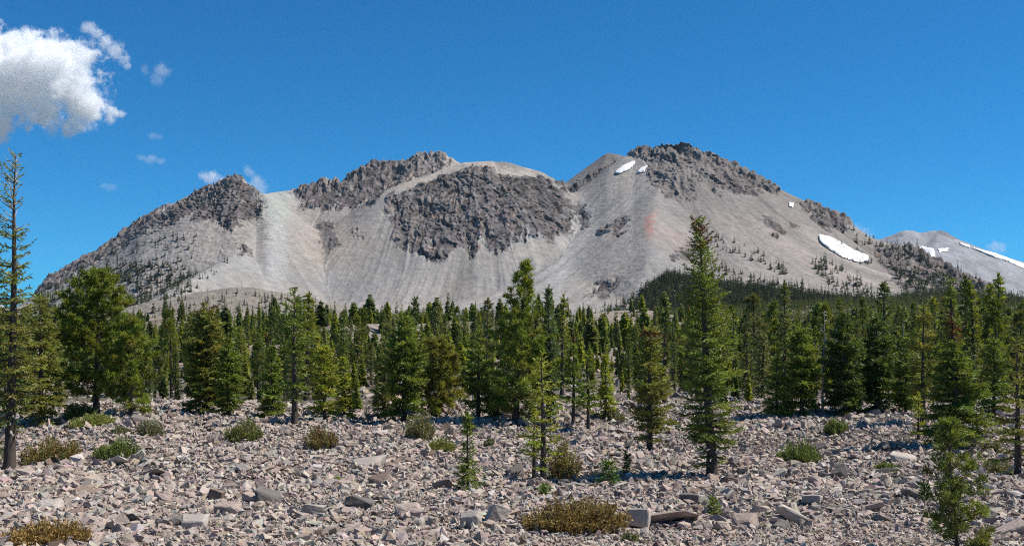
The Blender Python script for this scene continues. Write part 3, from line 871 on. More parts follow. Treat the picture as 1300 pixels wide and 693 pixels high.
BOULD = []          # (object, px, py, description)
def boulder(x, y, w, d, h, tone, word, rot, sink=.18, tilt=(0, 0)):
    k = rng.randint(len(BPROTO))
    o = bpy.data.objects.new('boulder', BPROTO[k][0]); COL.objects.link(o)
    if not o.data.materials: o.data.materials.append(M_BOULD)
    z = float(ground(x, y))
    o.location = (x, y, z - h * sink); o.scale = (w, d, h); o.rotation_euler = (tilt[0], tilt[1], rot)
    c = np.array(TONES[tone][1]) * rng.uniform(.88, 1.12)
    o.color = (*c, 1)
    px, py = CX + F * x / y, HY - F * (z + h * .4) / y
    BOULD.append([o, px, py, word, TONES[tone][0], w * F / y])

for (px, py, w, h, tone, word) in SPECIAL:
    g = on_ground(px, py)
    k = g[1] / F
    boulder(g[0], g[1] + .3 * w * k, w * k * 1.08, w * k * rng.uniform(.6, .9), h * k * 1.08, tone, word, rng.uniform(-.35, .35), .16, tuple(rng.normal(0, .08, 2)))
for i in ind:
    s = ss[i]; sc = s * rng.uniform((.75, .65, .45), (1.3, 1.05, .95))
    word = 'flat' if sc[2] < .55 * sc[0] else 'upright' if sc[2] > .95 * sc[0] else 'elongated' if sc[0] > 1.5 * sc[1] else 'blocky' if sc[2] > .75 * sc[0] else 'angular'
    boulder(sx[i], sy[i], *sc, int(stn[i]), word, rng.uniform(0, 6.28), .22, tuple(rng.normal(0, .22, 2)))

# ------------------------------------------------------------------ conifers
def norm(a): return a / (np.linalg.norm(a, axis=-1, keepdims=True) + 1e-9)

class Fol:
    """Needle sprays: slim diamond faces gathered as base, direction, length, width, colour."""
    def __init__(s): s.p, s.d, s.l, s.w, s.c = [], [], [], [], []
    def add(s, p, d, l, w, c):
        s.p.append(p); s.d.append(d); s.l.append(np.broadcast_to(l, len(p))); s.w.append(np.broadcast_to(w, len(p))); s.c.append(np.broadcast_to(c, (len(p), 3)))
    def build(s, rs, flat=0.0):
        p, d, l, w, c = [np.concatenate(q) for q in (s.p, s.d, s.l, s.w, s.c)]
        d = norm(d); n = len(p)
        r_ = rs.normal(size=(n, 3)); r_[:, 2] += flat * 3
        sd = norm(np.cross(d, r_))
        l = l[:, None]; w = w[:, None] * .5
        V = np.stack([p, p + d * l * .45 + sd * w, p + d * l, p + d * l * .55 - sd * w], 1).reshape(-1, 3)
        return V, np.arange(4 * n).reshape(-1, 4), np.repeat(np.clip(c, .004, .6), 4, 0)

def tube(pts_, rad, seg=6):
    P = np.asarray(pts_, float); rad = np.broadcast_to(rad, len(P))
    t = norm(np.gradient(P, axis=0))
    ref = np.array([0, 0, 1.]) if abs(t[0, 2]) < .8 else np.array([1., 0, 0])
    a = norm(np.cross(t, ref)); b = np.cross(t, a)
    th = np.linspace(0, 2 * np.pi, seg, endpoint=False)
    V = (P[:, None] + rad[:, None, None] * (a[:, None] * np.cos(th)[None, :, None] + b[:, None] * np.sin(th)[None, :, None])).reshape(-1, 3)
    i = np.arange(len(P) * seg).reshape(len(P), seg); j = np.roll(i, -1, 1)
    return V, np.stack([i[:-1], j[:-1], j[1:], i[1:]], -1).reshape(-1, 4)

class Wood:
    def __init__(s): s.v, s.f, s.n = [], [], 0
    def tube(s, *a, **k):
        v, f = tube(*a, **k); s.v.append(v); s.f.append(f + s.n); s.n += len(v)
    def mesh(s, name): return make_mesh(name, np.concatenate(s.v), np.concatenate(s.f), None, True)
    def limbs(s, name, root, mat):
        o = 0
        for v, f in zip(s.v, s.f):
            link(name, make_mesh(name, v, f - o, None, True), mat, root); o += len(v)

C_FIR = dict(yg=(.275, .30, .046), mid=(.160, .200, .043), dark=(.088, .122, .038), olive=(.200, .205, .054), blue=(.09, .132, .062), pine=(.180, .210, .040), dusty=(.200, .210, .085))

def conifer(h, prof, kind, rs, col, spacing=.34, per=(4, 6), bare=.06, droop=(-.35, .75), gap=.08, tufted=False, asym=0.0, az0=0.0, blade=1.0, lean=(0, 0), dead_top=0.0, trunk_r=None, curl=.15, dens=1.4, limb=1.0):
    """A trunk with whorled limbs carrying needle sprays.  prof: [(height fraction, crown radius m)...]"""
    wood, fol, bare_wood = Wood(), Fol(), Wood()
    tr = trunk_r or (.022 * h + .02)
    zs = np.linspace(0, 1, 12)
    wob = .012 * h * np.stack([pn(zs * 2.2 + rs.rand() * 50, 1.5), pn(zs * 2.2 + rs.rand() * 50, 7.5)], 1) * zs[:, None]
    ax = np.stack([wob[:, 0] + lean[0] * zs * h, wob[:, 1] + lean[1] * zs * h, zs * h], 1)
    ax[0, 2] = -.35
    rads = tr * (1 - zs) ** .85 + .008
    rads[0] = tr * 1.35
    wood.tube(ax, rads, 8)
    base_c = np.array(col)
    pf = np.array(prof)
    def axis(z): return np.array([np.interp(z, ax[:, 2], ax[:, k]) for k in range(2)] + [z])
    z = bare * h
    n_bare = 0
    while z < h * .985:
        f = z / h
        Rm = np.interp(f, pf[:, 0], pf[:, 1])
        nb = rs.randint(per[0], per[1] + 1)
        a0 = rs.rand() * 6.28
        for b in range(nb):
            az = a0 + b * 6.28 / nb + rs.normal(0, .3)
            if rs.rand() < gap: continue
            L = Rm * rs.uniform(.62, 1.18) * (1 + asym * math.cos(az - az0))
            if L < .05: continue
            o = axis(min(z + rs.normal(0, .06), h * .99))
            up = droop[0] + (droop[1] - droop[0]) * f ** 1.3 + rs.normal(0, .10)
            out_ = np.array([math.cos(az), math.sin(az), 0])
            t = np.linspace(0, 1, 6)[:, None]
            P = o + out_ * L * t + np.array([0, 0, 1.]) * L * (up * t + curl * t ** 2.5)
            P[1:-1] += rs.normal(0, .02 * L, (4, 3))
            isdead = f > 1 - dead_top or (f < bare + .06 and rs.rand() < .5)
            (bare_wood if isdead else wood).tube(P, np.linspace(max(.012, tr * .22 * (1 - f) + .01), .004, 6) * (limb if isdead else 1), 4)
            if isdead:
                n_bare += 1
                if f <= 1 - dead_top or rs.rand() < .55: continue
            cb = base_c * rs.uniform(.72, 1.28) * (1 + rs.normal(0, .05, 3))
            dirv = norm(P[-1] - P[0]); side = norm(np.cross(dirv, [0, 0, 1.]))
            if not tufted:
                nt = max(3, int(L / .10 * dens))
                tt = np.linspace(.16, 1.0, nt)
                for sgn in (-1, 1):
                    tl = (.42 * L * (1.12 - tt) + .10) * rs.uniform(.7, 1.2, nt)
                    base = np.stack([np.interp(tt, t[:, 0], P[:, k]) for k in range(3)], 1)
                    td = norm(dirv * .62 + sgn * side * .78 + rs.normal(0, .12, (nt, 3)) + np.array([0, 0, -.12]))
                    nbld = np.maximum(1, np.round(tl / .17).astype(int))
                    rep_ = np.repeat(np.arange(nt), nbld)
                    k_ = np.concatenate([np.arange(q) for q in nbld]) / np.repeat(nbld, nbld)
                    pp = base[rep_] + td[rep_] * (tl[rep_] * k_)[:, None] + rs.normal(0, .015, (len(rep_), 3))
                    m_ = len(rep_)
                    fol.add(pp, td[rep_] + rs.normal(0, .34, (m_, 3)), rs.uniform(.19, .36, m_) * blade, rs.uniform(.05, .095, m_) * blade, cb * rs.uniform(.8, 1.2, (m_, 1)))
                m_ = max(3, int(L / .11))
                tq = rs.uniform(.1, 1, m_)
                pp = np.stack([np.interp(tq, t[:, 0], P[:, k]) for k in range(3)], 1)
                fol.add(pp, dirv + rs.normal(0, .5, (m_, 3)) + np.array([0, 0, .25]), rs.uniform(.15, .26, m_) * blade, rs.uniform(.05, .09, m_) * blade, cb * rs.uniform(.8, 1.2, (m_, 1)))
            else:
                nt = max(2, int(L / .19 * dens))
                tt = np.clip(1 - np.abs(rs.normal(0, .42, nt)), .25, 1); tt[0] = 1
                base = np.stack([np.interp(tt, t[:, 0], P[:, k]) for k in range(3)], 1)
                off = rs.normal(0, 1, (nt, 3)) * np.array([.22, .22, .10]) * (L ** .5) * (1.2 - tt)[:, None] * .9
                base2 = base + off + np.array([0, 0, .05])
                for q in range(nt):
                    m_ = rs.randint(18, 26)
                    dd = rs.normal(size=(m_, 3)); dd = norm(dd) + (dirv * .6 + np.array([0, 0, .45]))
                    cq = cb * rs.uniform(.8, 1.25)
                    fol.add(np.repeat(base2[q:q + 1], m_, 0) + rs.normal(0, .03, (m_, 3)), dd, rs.uniform(.20, .38, m_) * blade, rs.uniform(.032, .06, m_) * blade, cq * rs.uniform(.85, 1.15, (m_, 1)))
        z += spacing * rs.uniform(.6, 1.4) * (1.0 if f < .8 else .72)
    # leader shoot
    m_ = 26
    zq = rs.uniform(.93, 1.0, m_) * h
    if dead_top < .02:
        fol.add(np.stack([axis(q) for q in zq]), np.stack([rs.normal(0, .4, m_), rs.normal(0, .4, m_), np.full(m_, .9)], 1), rs.uniform(.12, .24, m_) * blade, rs.uniform(.04, .08, m_) * blade, base_c * 1.05)
    return wood, fol, bare_wood, axis

def plant_conifer(name, label, cat, loc, parts, rs, group=None, bark=None, fol_mat=None, single_limbs=False):
    wood, fol, dead, axis = parts
    root = bpy.data.objects.new(name, None); COL.objects.link(root)
    root.empty_display_size = .5
    root.location = loc
    tag(root, label, cat, group)
    if dead.n and not single_limbs:
        for v, f in zip(dead.v, dead.f): wood.f.append(f - f.min() + wood.n); wood.v.append(v); wood.n += len(v)
    link('trunk', wood.mesh('trunk'), bark or M_BARK, root)
    if dead.n and single_limbs:
        dead.limbs('bare_limb', root, M_DEAD)
    v, f, c = fol.build(rs)
    link('crown', make_mesh('crown', v, f, c), fol_mat or M_FOL, root)
    return root

HERO_G = 'conifers along the near edge of the woods'
LAND = []           # landmarks for labels: px, py, phrase
def hero(px, base, top, radpx, kind, col, label, short=None, name='fir_tree', seed=0, cat='tree', top_dx=0, **kw):
    g = on_ground(px, base)
    k = g[1] / F
    h = (HY - top) * k - g[2]
    rs = np.random.RandomState(seed + int(px) * 7 + int(top))
    prof = [(q, r_ * radpx * k * .98) for q, r_ in kind]
    kw.setdefault('blade', float(np.clip(g[1] / 62, .8, 1.6)))
    kw['lean'] = (top_dx * k / h, 0)
    root = plant_conifer(name, label, cat, g, conifer(h, prof, None, rs, C_FIR[col] if isinstance(col, str) else col, **kw), rs, HERO_G, single_limbs=True)
    if short: LAND.append((px, base, short))
    return root, h, k

CONE = [(0, .95), (.1, 1.0), (.3, .88), (.6, .55), (.85, .22), (1, .03)]
SLIM = [(0, .7), (.1, .9), (.3, 1.0), (.55, .8), (.8, .42), (.93, .16), (1, .04)]
COLUMN = [(0, .75), (.12, .95), (.45, 1.0), (.65, .82), (.82, .45), (.93, .24), (1, .10)]
ROUND = [(0, .5), (.15, .9), (.35, 1.0), (.6, .92), (.8, .6), (.93, .32), (1, .1)]
BROAD = [(0, .4), (.2, .85), (.4, 1.0), (.6, .8), (.78, .6), (.9, .32), (1, .08)]
SPIRE = [(0, 1.0), (.15, 1.0), (.35, .8), (.5, .5), (.65, .26), (.85, .14), (1, .05)]
LATE = [(0, .35), (.1, .7), (.2, 1.0), (.4, 1.0), (.6, .72), (.8, .5), (.92, .28), (1, .08)]

FAR_T = []
# px, base, top, crown radius (px), crown shape
hero(12, 596, 193, 52, [(0, .3), (.16, .55), (.3, 1.0), (.45, .85), (.6, .6), (.75, .42), (.88, .34), (1, .1)], 'olive', 'tall half-dead fir with bare bleached top at the left edge of the picture', 'the half-dead fir', seed=1, asym=.3, az0=3.14, limb=1.9,
     bare=.13, gap=.25, droop=(-.7, .75), curl=.3, dead_top=.25, spacing=.38, top_dx=8, trunk_r=.27, dens=1.05)
hero(-22, 590, 250, 40, COLUMN, 'dark', 'dark drooping fir cut by the left edge, behind the half-dead fir', None, seed=2, droop=(-.5, .5))
hero(52, 540, 372, 34, LATE, 'olive', 'bushy olive fir just right of the half-dead fir', 'the bushy olive fir', seed=3, droop=(-.5, .6), gap=.15)
hero(122, 526, 349, 56, BROAD, 'pine', 'broad bright pine with a thick bare lower trunk on the grassy mound', 'the broad pine', name='pine_tree', tufted=True, bare=.16, spacing=.36, per=(4, 6), seed=4, trunk_r=.25, droop=(-.15, .9), gap=.06, top_dx=4, dens=1.25)
hero(166, 528, 408, 30, ROUND, 'pine', 'smaller round pine tucked behind the broad pine on the mound', 'the round pine', name='pine_tree', tufted=True, seed=5)
hero(262, 527, 384, 30, COLUMN, 'olive', 'dense olive fir with a brown dying tip between the broad pine and open fir', 'the brown-tipped olive fir', seed=6, dead_top=.08)
hero(290, 530, 425, 20, SLIM, 'mid', 'slim green fir right beside the brown-tipped olive fir', None, seed=7)
hero(374, 539, 366, 27, [(0, .5), (.2, .7), (.4, .75), (.6, 1.0), (.75, .85), (.9, .4), (1, .06)], 'mid', 'tall open fir with see-through crown and dark lower trunk', 'the tall open fir', seed=8, bare=.2, gap=.42, spacing=.40, droop=(-.45, .55), dens=.9)
hero(412, 533, 440, 20, ROUND, 'yg', 'yellow-green young fir right of the tall open fir', None, seed=9, gap=.2)
hero(437, 530, 455, 15, SLIM, 'yg', 'small pale green fir beside the rubble gap', None, seed=10)
hero(345, 530, 440, 20, CONE, 'mid', 'mid-sized green fir left of the tall open fir', None, seed=11)
hero(488, 531, 430, 18, SLIM, 'dusty', 'greyish slim fir right of the rubble gap', None, seed=12, gap=.25)
hero(513, 534, 398, 30, COLUMN, 'mid', 'full green fir standing right behind the tall grey-green shrub', 'the full green fir', seed=13)
hero(558, 527, 433, 32, ROUND, 'olive', 'rounded dark olive pine between the full green fir and the layered fir', 'the rounded olive pine', name='pine_tree', tufted=True, seed=14)
hero(607, 533, 418, 23, COLUMN, 'mid', 'narrow layered fir with bare foot left of the tall tufted pine', 'the narrow layered fir', seed=15, bare=.12, spacing=.45)
hero(654, 536, 335, 46, [(0, .5), (.12, .95), (.3, 1.0), (.5, .85), (.66, .52), (.82, .28), (.93, .12), (1, .03)], 'pine', 'tall dark tufted pine with open pointed top in the middle of the picture', 'the tall tufted pine', name='pine_tree', tufted=True, seed=16, bare=.06, spacing=.42, per=(4, 6), droop=(-.2, 1.0), gap=.1, trunk_r=.22, top_dx=14, dens=1.1)
hero(697, 531, 364, 16, CONE, 'blue', 'slender blue-green fir spire peeping up right behind the tall tufted pine', None, seed=17)
hero(632, 532, 470, 20, CONE, 'dark', 'low dark fir at the foot of the tall tufted pine', None, seed=18)
hero(690, 617, 448, 31, [(0, .35), (.15, .75), (.35, 1.0), (.5, .8), (.65, .9), (.8, .55), (.93, .25), (1, .06)], 'yg', 'yellow-green ragged young fir with twin trunks among the rocks', 'the ragged fir', seed=19, gap=.34, spacing=.30, bare=.10, droop=(-.3, .6), top_dx=-2, dens=.95)
hero(678, 608, 520, 17, SLIM, 'yg', 'short second stem leaning on the ragged yellow-green fir', None, seed=20, gap=.3, name='sapling', cat='sapling', bare=.3)
hero(594, 624, 524, 17, [(0, .9), (.12, 1.0), (.3, .9), (.4, .45), (.7, .4), (.9, .2), (1, .05)], 'mid', 'small sapling with bleached stem and dense green foot in the rocks', 'the bleached-stem sapling', seed=21, gap=.3, spacing=.13, name='sapling', cat='sapling', bare=.04, trunk_r=.05)
hero(728, 542, 438, 16, SLIM, 'mid', 'slender fir on a thin bare stem, left one of a close pair', 'the slender firs', seed=22, bare=.25, gap=.2)
hero(747, 547, 448, 15, SLIM, 'mid', 'slender fir on a thin bare stem, right one of a close pair', None, seed=23, bare=.25, gap=.2)
hero(769, 530, 452, 14, CONE, 'yg', 'small light green fir right behind the pair of slender firs', None, seed=24)
hero(825, 574, 416, 29, [(0, .55), (.12, .75), (.35, 1.0), (.6, .85), (.78, .55), (.9, .35), (1, .14)], 'olive', 'bushy olive fir with rust-brown tip standing alone in the rocks', 'the rust-tipped fir', seed=25, bare=.12, droop=(-.1, .9), spacing=.26)
hero(905, 604, 276, 42, [(0, .6), (.08, .72), (.2, .95), (.4, 1.0), (.58, .84), (.72, .6), (.84, .38), (.93, .3), (1, .12)], 'mid', 'tallest dark columnar pine with brown cones at its top, alone in the rocks', 'the tallest pine', name='pine_tree', seed=26, bare=.06, spacing=.25, per=(4, 6), droop=(-.25, .8), gap=.10, trunk_r=.24, top_dx=-20, asym=.0, dens=1.5)
hero(1000, 528, 480, 9, CONE, 'yg', 'small bright yellow-green fir at the edge of the rocks', None, seed=27)
hero(986, 530, 452, 16, SLIM, 'mid', 'slim green fir left of the small bright yellow-green one', None, seed=28, gap=.2)
hero(1018, 527, 418, 27, ROUND, 'mid', 'full bright green fir near the pale dead snag', 'the bright fir', seed=29)
hero(1072, 527, 398, 29, COLUMN, 'dark', 'dark dense fir right of the pale dead snag', 'the dark dense fir', seed=30)
hero(1084, 524, 470, 15, CONE, 'yg', 'small yellow-green fir in front of the dark dense fir', None, seed=31)
hero(1113, 523, 402, 27, COLUMN, 'dark', 'dark pointed fir next to the right of the dark dense fir', 'the dark pointed fir', seed=32)
hero(1150, 525, 430, 20, SLIM, 'mid', 'mid-green slim fir between the dark pointed fir and the spire-topped fir', None, seed=33)
hero(1172, 540, 388, 24, [(0, .4), (.3, .8), (.55, 1.0), (.75, .8), (.9, .35), (1, .08)], 'olive', 'tall sparse olive fir just behind the spire-topped fir', None, seed=34, gap=.45, bare=.2)
hero(1216, 570, 350, 47, SPIRE, 'mid', 'big fir with full skirted base and thin rusty spire top', 'the spire-topped fir', seed=35, spacing=.26, per=(5, 7), droop=(-.3, .5), dead_top=.1, bare=.03, top_dx=-10, gap=.1)
hero(1166, 562, 500, 9, CONE, 'yg', 'little green sapling left of the spire-topped fir', None, seed=36, name='sapling', cat='sapling')
hero(1216, 701, 536, 37, [(0, .9), (.15, 1.0), (.35, .95), (.55, .75), (.75, .5), (.9, .25), (1, .08)], (.13, .165, .042), 'young tufted pine cut by the bottom edge, showing pale bare limbs', 'the young pine at the bottom', name='pine_tree', tufted=True, seed=37, spacing=.17, per=(4, 6), droop=(.1, 1.1), gap=.12, bare=.02, blade=.62, top_dx=-14, trunk_r=.05, dens=1.9)
hero(1292, 612, 424, 40, CONE, 'olive', 'fir with long sagging golden-green boughs at the right edge', 'the sagging fir at the right edge', seed=38, droop=(-.45, .5), spacing=.34, gap=.18, curl=.3)
hero(1262, 535, 430, 22, COLUMN, 'mid', 'mid-green fir left behind the sagging fir at the right edge', None, seed=39)
hero(772, 617, 588, 17, [(0, 1), (.4, .9), (.8, .5), (1, .2)], (.10, .17, .03), 'low bright green sapling in the shade of the tallest pine', 'the low bright sapling', seed=40, name='sapling', cat='sapling', spacing=.09, blade=.7, trunk_r=.03)
hero(796, 603, 568, 6, CONE, 'dark', 'thin dark seedling left of the tallest pine', None, seed=41, name='sapling', cat='sapling', spacing=.12, blade=.7, trunk_r=.025)
hero(906, 658, 634, 8, ROUND, 'mid', 'tiny green seedling below the tallest pine', 'the tiny seedling', seed=42, name='sapling', cat='sapling', spacing=.07, blade=.6, trunk_r=.02)
hero(690, 629, 616, 7, ROUND, (.12, .18, .03), 'tiny bright tuft-like seedling under the ragged yellow-green fir', None, seed=43, name='sapling', cat='sapling', spacing=.07, blade=.6, trunk_r=.02)

# bare dead trees
def snag(px, base, top, label, seed, twigs=26, spread=.10, r=.07, short=None, col=None):
    g = on_ground(px, base); k = g[1] / F; h = (HY - top) * k - g[2]
    rs = np.random.RandomState(seed)
    w, lw = Wood(), Wood()
    zs = np.linspace(0, 1, 9)
    ax = np.stack([.02 * h * pn(zs * 2 + seed, .5), .02 * h * pn(zs * 2, seed + .5), zs * h], 1); ax[0, 2] = -.3
    w.tube(ax, r * (1 - zs) ** .8 + .012, 6)
    root = bpy.data.objects.new('dead_tree', None); COL.objects.link(root); root.location = g
    for q in range(twigs):
        f = rs.uniform(.3, .99); o = np.array([np.interp(f * h, ax[:, 2], ax[:, 0]), np.interp(f * h, ax[:, 2], ax[:, 1]), f * h])
        az = rs.rand() * 6.28; L = spread * h * (1.15 - f) * rs.uniform(.5, 1.3) + .12
        t = np.linspace(0, 1, 5)[:, None]
        P = o + np.array([math.cos(az), math.sin(az), 0]) * L * t + np.array([0, 0, 1]) * L * (rs.uniform(-.2, .4) * t + rs.uniform(.1, .6) * t ** 2)
        lw.tube(P, np.linspace(r * .35 + .006, .006, 5), 4)
    link('trunk', w.mesh('trunk'), M_DEAD, root); lw.limbs('bare_limb', root, M_DEAD)
    tag(root, label, 'dead tree', HERO_G)
    if short: LAND.append((px, base, short))
snag(1046, 526, 394, 'pale bare dead snag rising above the trees beside the dark dense fir', 5, 34, .16, .10, 'the pale snag')
snag(772, 600, 540, 'thin grey dead stem standing over the low bright sapling', 6, 16, .08, .03)
snag(600, 520, 440, 'thin bleached dead trunk behind the narrow layered fir', 7, 20, .08, .06)

# rusty cones and dying sprigs at some tops
def brown_top(root_label, amount, h0, col=(.13, .062, .03)):
    root = next(o for o in COL.objects if o.get('label') == root_label)
    cr = next(c for c in root.children if c.name.startswith('crown'))
    me = cr.data; n = len(me.vertices)
    co = np.empty(n * 3, np.float32); me.vertices.foreach_get('co', co); co = co.reshape(-1, 3)
    at = me.color_attributes['Col']; c = np.empty(n * 4, np.float32); at.data.foreach_get('color', c); c = c.reshape(-1, 4)
    top = co[:, 2].max()
    rs = np.random.RandomState(3)
    q = pn(co[:, 0] * 1.5, co[:, 1] * 1.5, co[:, 2] * 1.5 + 3.3) > (.5 - amount)
    q &= co[:, 2] > h0 * top
    q = np.repeat(q.reshape(-1, 4)[:, 0], 4)
    c[q, :3] = np.array(col) * rs.uniform(.6, 1.3, (q.sum() // 4, 1)).repeat(4, 0)
    at.data.foreach_set('color', c.ravel())
brown_top('tallest dark columnar pine with brown cones at its top, alone in the rocks', .38, .86)
brown_top('bushy olive fir with rust-brown tip standing alone in the rocks', .7, .90)
brown_top('dense olive fir with a brown dying tip between the broad pine and open fir', .5, .86)
brown_top('big fir with full skirted base and thin rusty spire top', .45, .62)

# ------------------------------------------------------------------ shrubs
def shrub(px, base, w, hpx, col, label, seed, short=None, stiff=.6, tip=None, leaf=1.0, name='shrub'):
    g = on_ground(px, base); k = g[1] / F
    W, H = w * k * .5, hpx * k * 1.12
    rs = np.random.RandomState(seed)
    D = min(W, 1.2 + .4 * W)
    g = g + np.array([0, D * .6, 0]); g[2] = float(ground(g[0], g[1]))
    root = bpy.data.objects.new(name, None); COL.objects.link(root); root.location = g
    fol, tw = Fol(), Wood()
    ns = int(46 + 95 * W * D)
    for q in range(ns):
        a = rs.rand() * 6.28; rr = rs.rand() ** .5
        bx = np.array([math.cos(a) * W * rr * .62, math.sin(a) * D * rr * .62, 0])
        tipd = math.sqrt(max(0, 1 - .85 * rr ** 2)) * rs.uniform(.55, 1.12) * (1 + .55 * pn(bx[0] * 1.5 + seed, bx[1] * 1.5 + 3.1))
        tp = np.array([math.cos(a) * W * rr, math.sin(a) * D * rr, H * tipd])
        gz = float(ground(g[0] + bx[0], g[1] + bx[1])) - g[2]; gz2 = float(ground(g[0] + tp[0], g[1] + tp[1])) - g[2]
        bx[2] = gz - .06; tp[2] += gz2
        t = np.linspace(0, 1, 4)[:, None]
        P = bx * (1 - t) + tp * t; P[1:3] += rs.normal(0, .03, (2, 3))
        tw.tube(P, np.linspace(.012, .004, 4), 3)
        m_ = int(34 * leaf * (0.25 if rs.rand() < .16 else rs.uniform(.75, 1.25)))
        m_ = max(m_, 3)
        tq = rs.uniform(.22, 1.02, m_)
        pp = np.stack([np.interp(tq, t[:, 0], P[:, c_]) for c_ in range(3)], 1) + rs.normal(0, .045, (m_, 3))
        cb = np.array(col) * rs.uniform(.7, 1.25)
        if tip is not None and rs.rand() < .55: cb = np.array(tip) * rs.uniform(.7, 1.25)
        fol.add(pp, norm(P[-1] - P[0]) * stiff + rs.normal(0, .55, (m_, 3)) + np.array([0, 0, .2]), rs.uniform(.06, .13, m_) * (.8 + .5 * k / .035) * .75, rs.uniform(.03, .065, m_) * (.8 + .5 * k / .035) * .85, cb * rs.uniform(.75, 1.25, (m_, 1)))
    link('twigs', tw.mesh('twigs'), M_TWIG, root)
    v, f, c = fol.build(rs)
    link('foliage', make_mesh('foliage', v, f, c), M_SHRUB, root)
    tag(root, label, 'shrub', 'low shrubs growing among the rocks')
    if short: LAND.append((px, base - hpx * .4, short))
GRN, OLV, BRN, GRY, YGR, RED = (.15, .185, .05), (.20, .20, .065), (.26, .175, .065), (.20, .20, .11), (.24, .26, .07), (.22, .125, .065)
shrub(734, 679, 146, 37, (.22, .17, .07), 'widest brown and olive shrub at the bottom, beside the long flat-topped boulder', 60, 'the wide brown shrub', tip=BRN, leaf=1.5)
shrub(46, 697, 112, 26, BRN, 'rust-orange shrub cut by the bottom left corner', 61, 'the rust-orange corner shrub', tip=(.30, .19, .06), leaf=1.4)
shrub(56, 590, 76, 26, OLV, 'long low green shrub with orange end at the foot of the half-dead fir', 62, 'the shrub under the half-dead fir', tip=BRN)
shrub(141, 585, 62, 20, GRN, 'dark green spreading shrub in the open rubble, right of the half-dead fir', 63, 'the dark green spreading shrub')
shrub(188, 555, 32, 20, GRY, 'small grey-green shrub below the grassy mound', 64, 'the small shrub below the mound')
shrub(152, 552, 26, 9, GRY, 'thin flat grey-green shrub on the grassy mound', 65)
shrub(304, 562, 52, 23, GRN, 'green dome-shaped shrub left of the tall open fir', 66, 'the green domed shrub', tip=OLV)
shrub(405, 571, 48, 21, OLV, 'reddish-brown shrub with green base, below the tall open fir', 67, 'the reddish shrub', tip=RED)
shrub(533, 561, 42, 34, GRY, 'tall grey-green shrub in front of the full green fir', 68, 'the tall grey-green shrub', tip=OLV)
shrub(560, 574, 40, 14, YGR, 'low yellow-green shrub right below the tall grey-green shrub', 69, 'the low yellow-green shrub')
shrub(622, 569, 14, 9, GRY, 'tiny grey-green shrub right of the bleached-stem sapling', 70)
shrub(716, 611, 48, 38, (.24, .235, .055), 'olive-yellow shrub touching the ragged yellow-green fir', 71, 'the olive-yellow shrub', tip=BRN)
shrub(781, 535, 26, 12, GRY, 'small dull green shrub behind the rust-tipped fir', 72)
shrub(852, 541, 20, 7, YGR, 'flat straw-green shrub left of the tallest pine', 73)
shrub(1018, 591, 58, 25, (.16, .20, .052), 'bright green domed shrub, larger one of the two in the open right rubble', 74, 'the bright domed shrub')
shrub(1063, 552, 34, 17, (.16, .195, .052), 'smaller bright green shrub above the larger domed one', 75, 'the smaller bright shrub')
shrub(1130, 601, 34, 9, GRN, 'low mat of green shrub left of the spire-topped fir', 76, 'the low green mat')
shrub(1272, 606, 40, 22, GRY, 'grey olive shrub below the sagging fir at the right edge', 77, 'the grey olive shrub')
shrub(428, 616, 10, 8, YGR, 'tiny green tuft alone in the rubble below the reddish shrub', 78)
shrub(1262, 573, 22, 10, GRY, 'small pale shrub between the spire-topped fir and the sagging fir', 79)
shrub(110, 543, 60, 12, YGR, 'straw-green low shrub along the left flank of the grassy mound', 80)
shrub(95, 532, 40, 18, GRN, 'dark green shrub at the foot of the broad pine', 81)
shrub(800, 689, 16, 8, GRY, 'tiny grey tuft on the gravel right of the wide brown shrub', 82)
shrub(820, 560, 16, 7, YGR, 'tiny yellowish tuft behind the rust-tipped fir', 83)

# weathered branch curved over the stones
g = on_ground(1128, 610); k = g[1] / F
w = Wood()
t = np.linspace(0, 1, 12)
P = np.stack([(t - .5) * 44 * k, .5 * np.sin(t * 7), .16 + .42 * np.sin(t * 3.0) ** 2 + .08 * np.sin(t * 11)], 1)
P[:, 2] += ground(g[0] + P[:, 0], g[1] + P[:, 1]) - g[2]
w.tube(P, np.linspace(.09, .03, 12), 6)
tag(link('fallen_branch', w.mesh('fallen_branch'), M_DEAD, None, g), 'pale weathered branch curving over the stones left of the young bottom pine', 'branch')

# ------------------------------------------------------------------ the woods
def proto_tree(kind, seed):
    rs = np.random.RandomState(seed)
    if kind == 'fir':
        h = 8.0; rad = rs.uniform(.6, .95)
        shape = [CONE, SLIM, COLUMN, SLIM][seed % 4]
        return conifer(h, [(a, b * rad) for a, b in shape], kind, rs, (1, 1, 1), spacing=.40, per=(4, 5), bare=rs.uniform(.04, .16), gap=rs.uniform(.08, .3), droop=(-.45, .6), blade=1.6, dens=.7)
    h = 8.0; rad = rs.uniform(.85, 1.3)
    shape = [ROUND, BROAD, COLUMN][seed % 3]
    return conifer(h, [(a, b * rad) for a, b in shape], kind, rs, (1, 1, 1), spacing=.5, per=(3, 5), bare=rs.uniform(.08, .2), gap=.12, droop=(-.1, .9), blade=1.6, dens=.75, tufted=True)

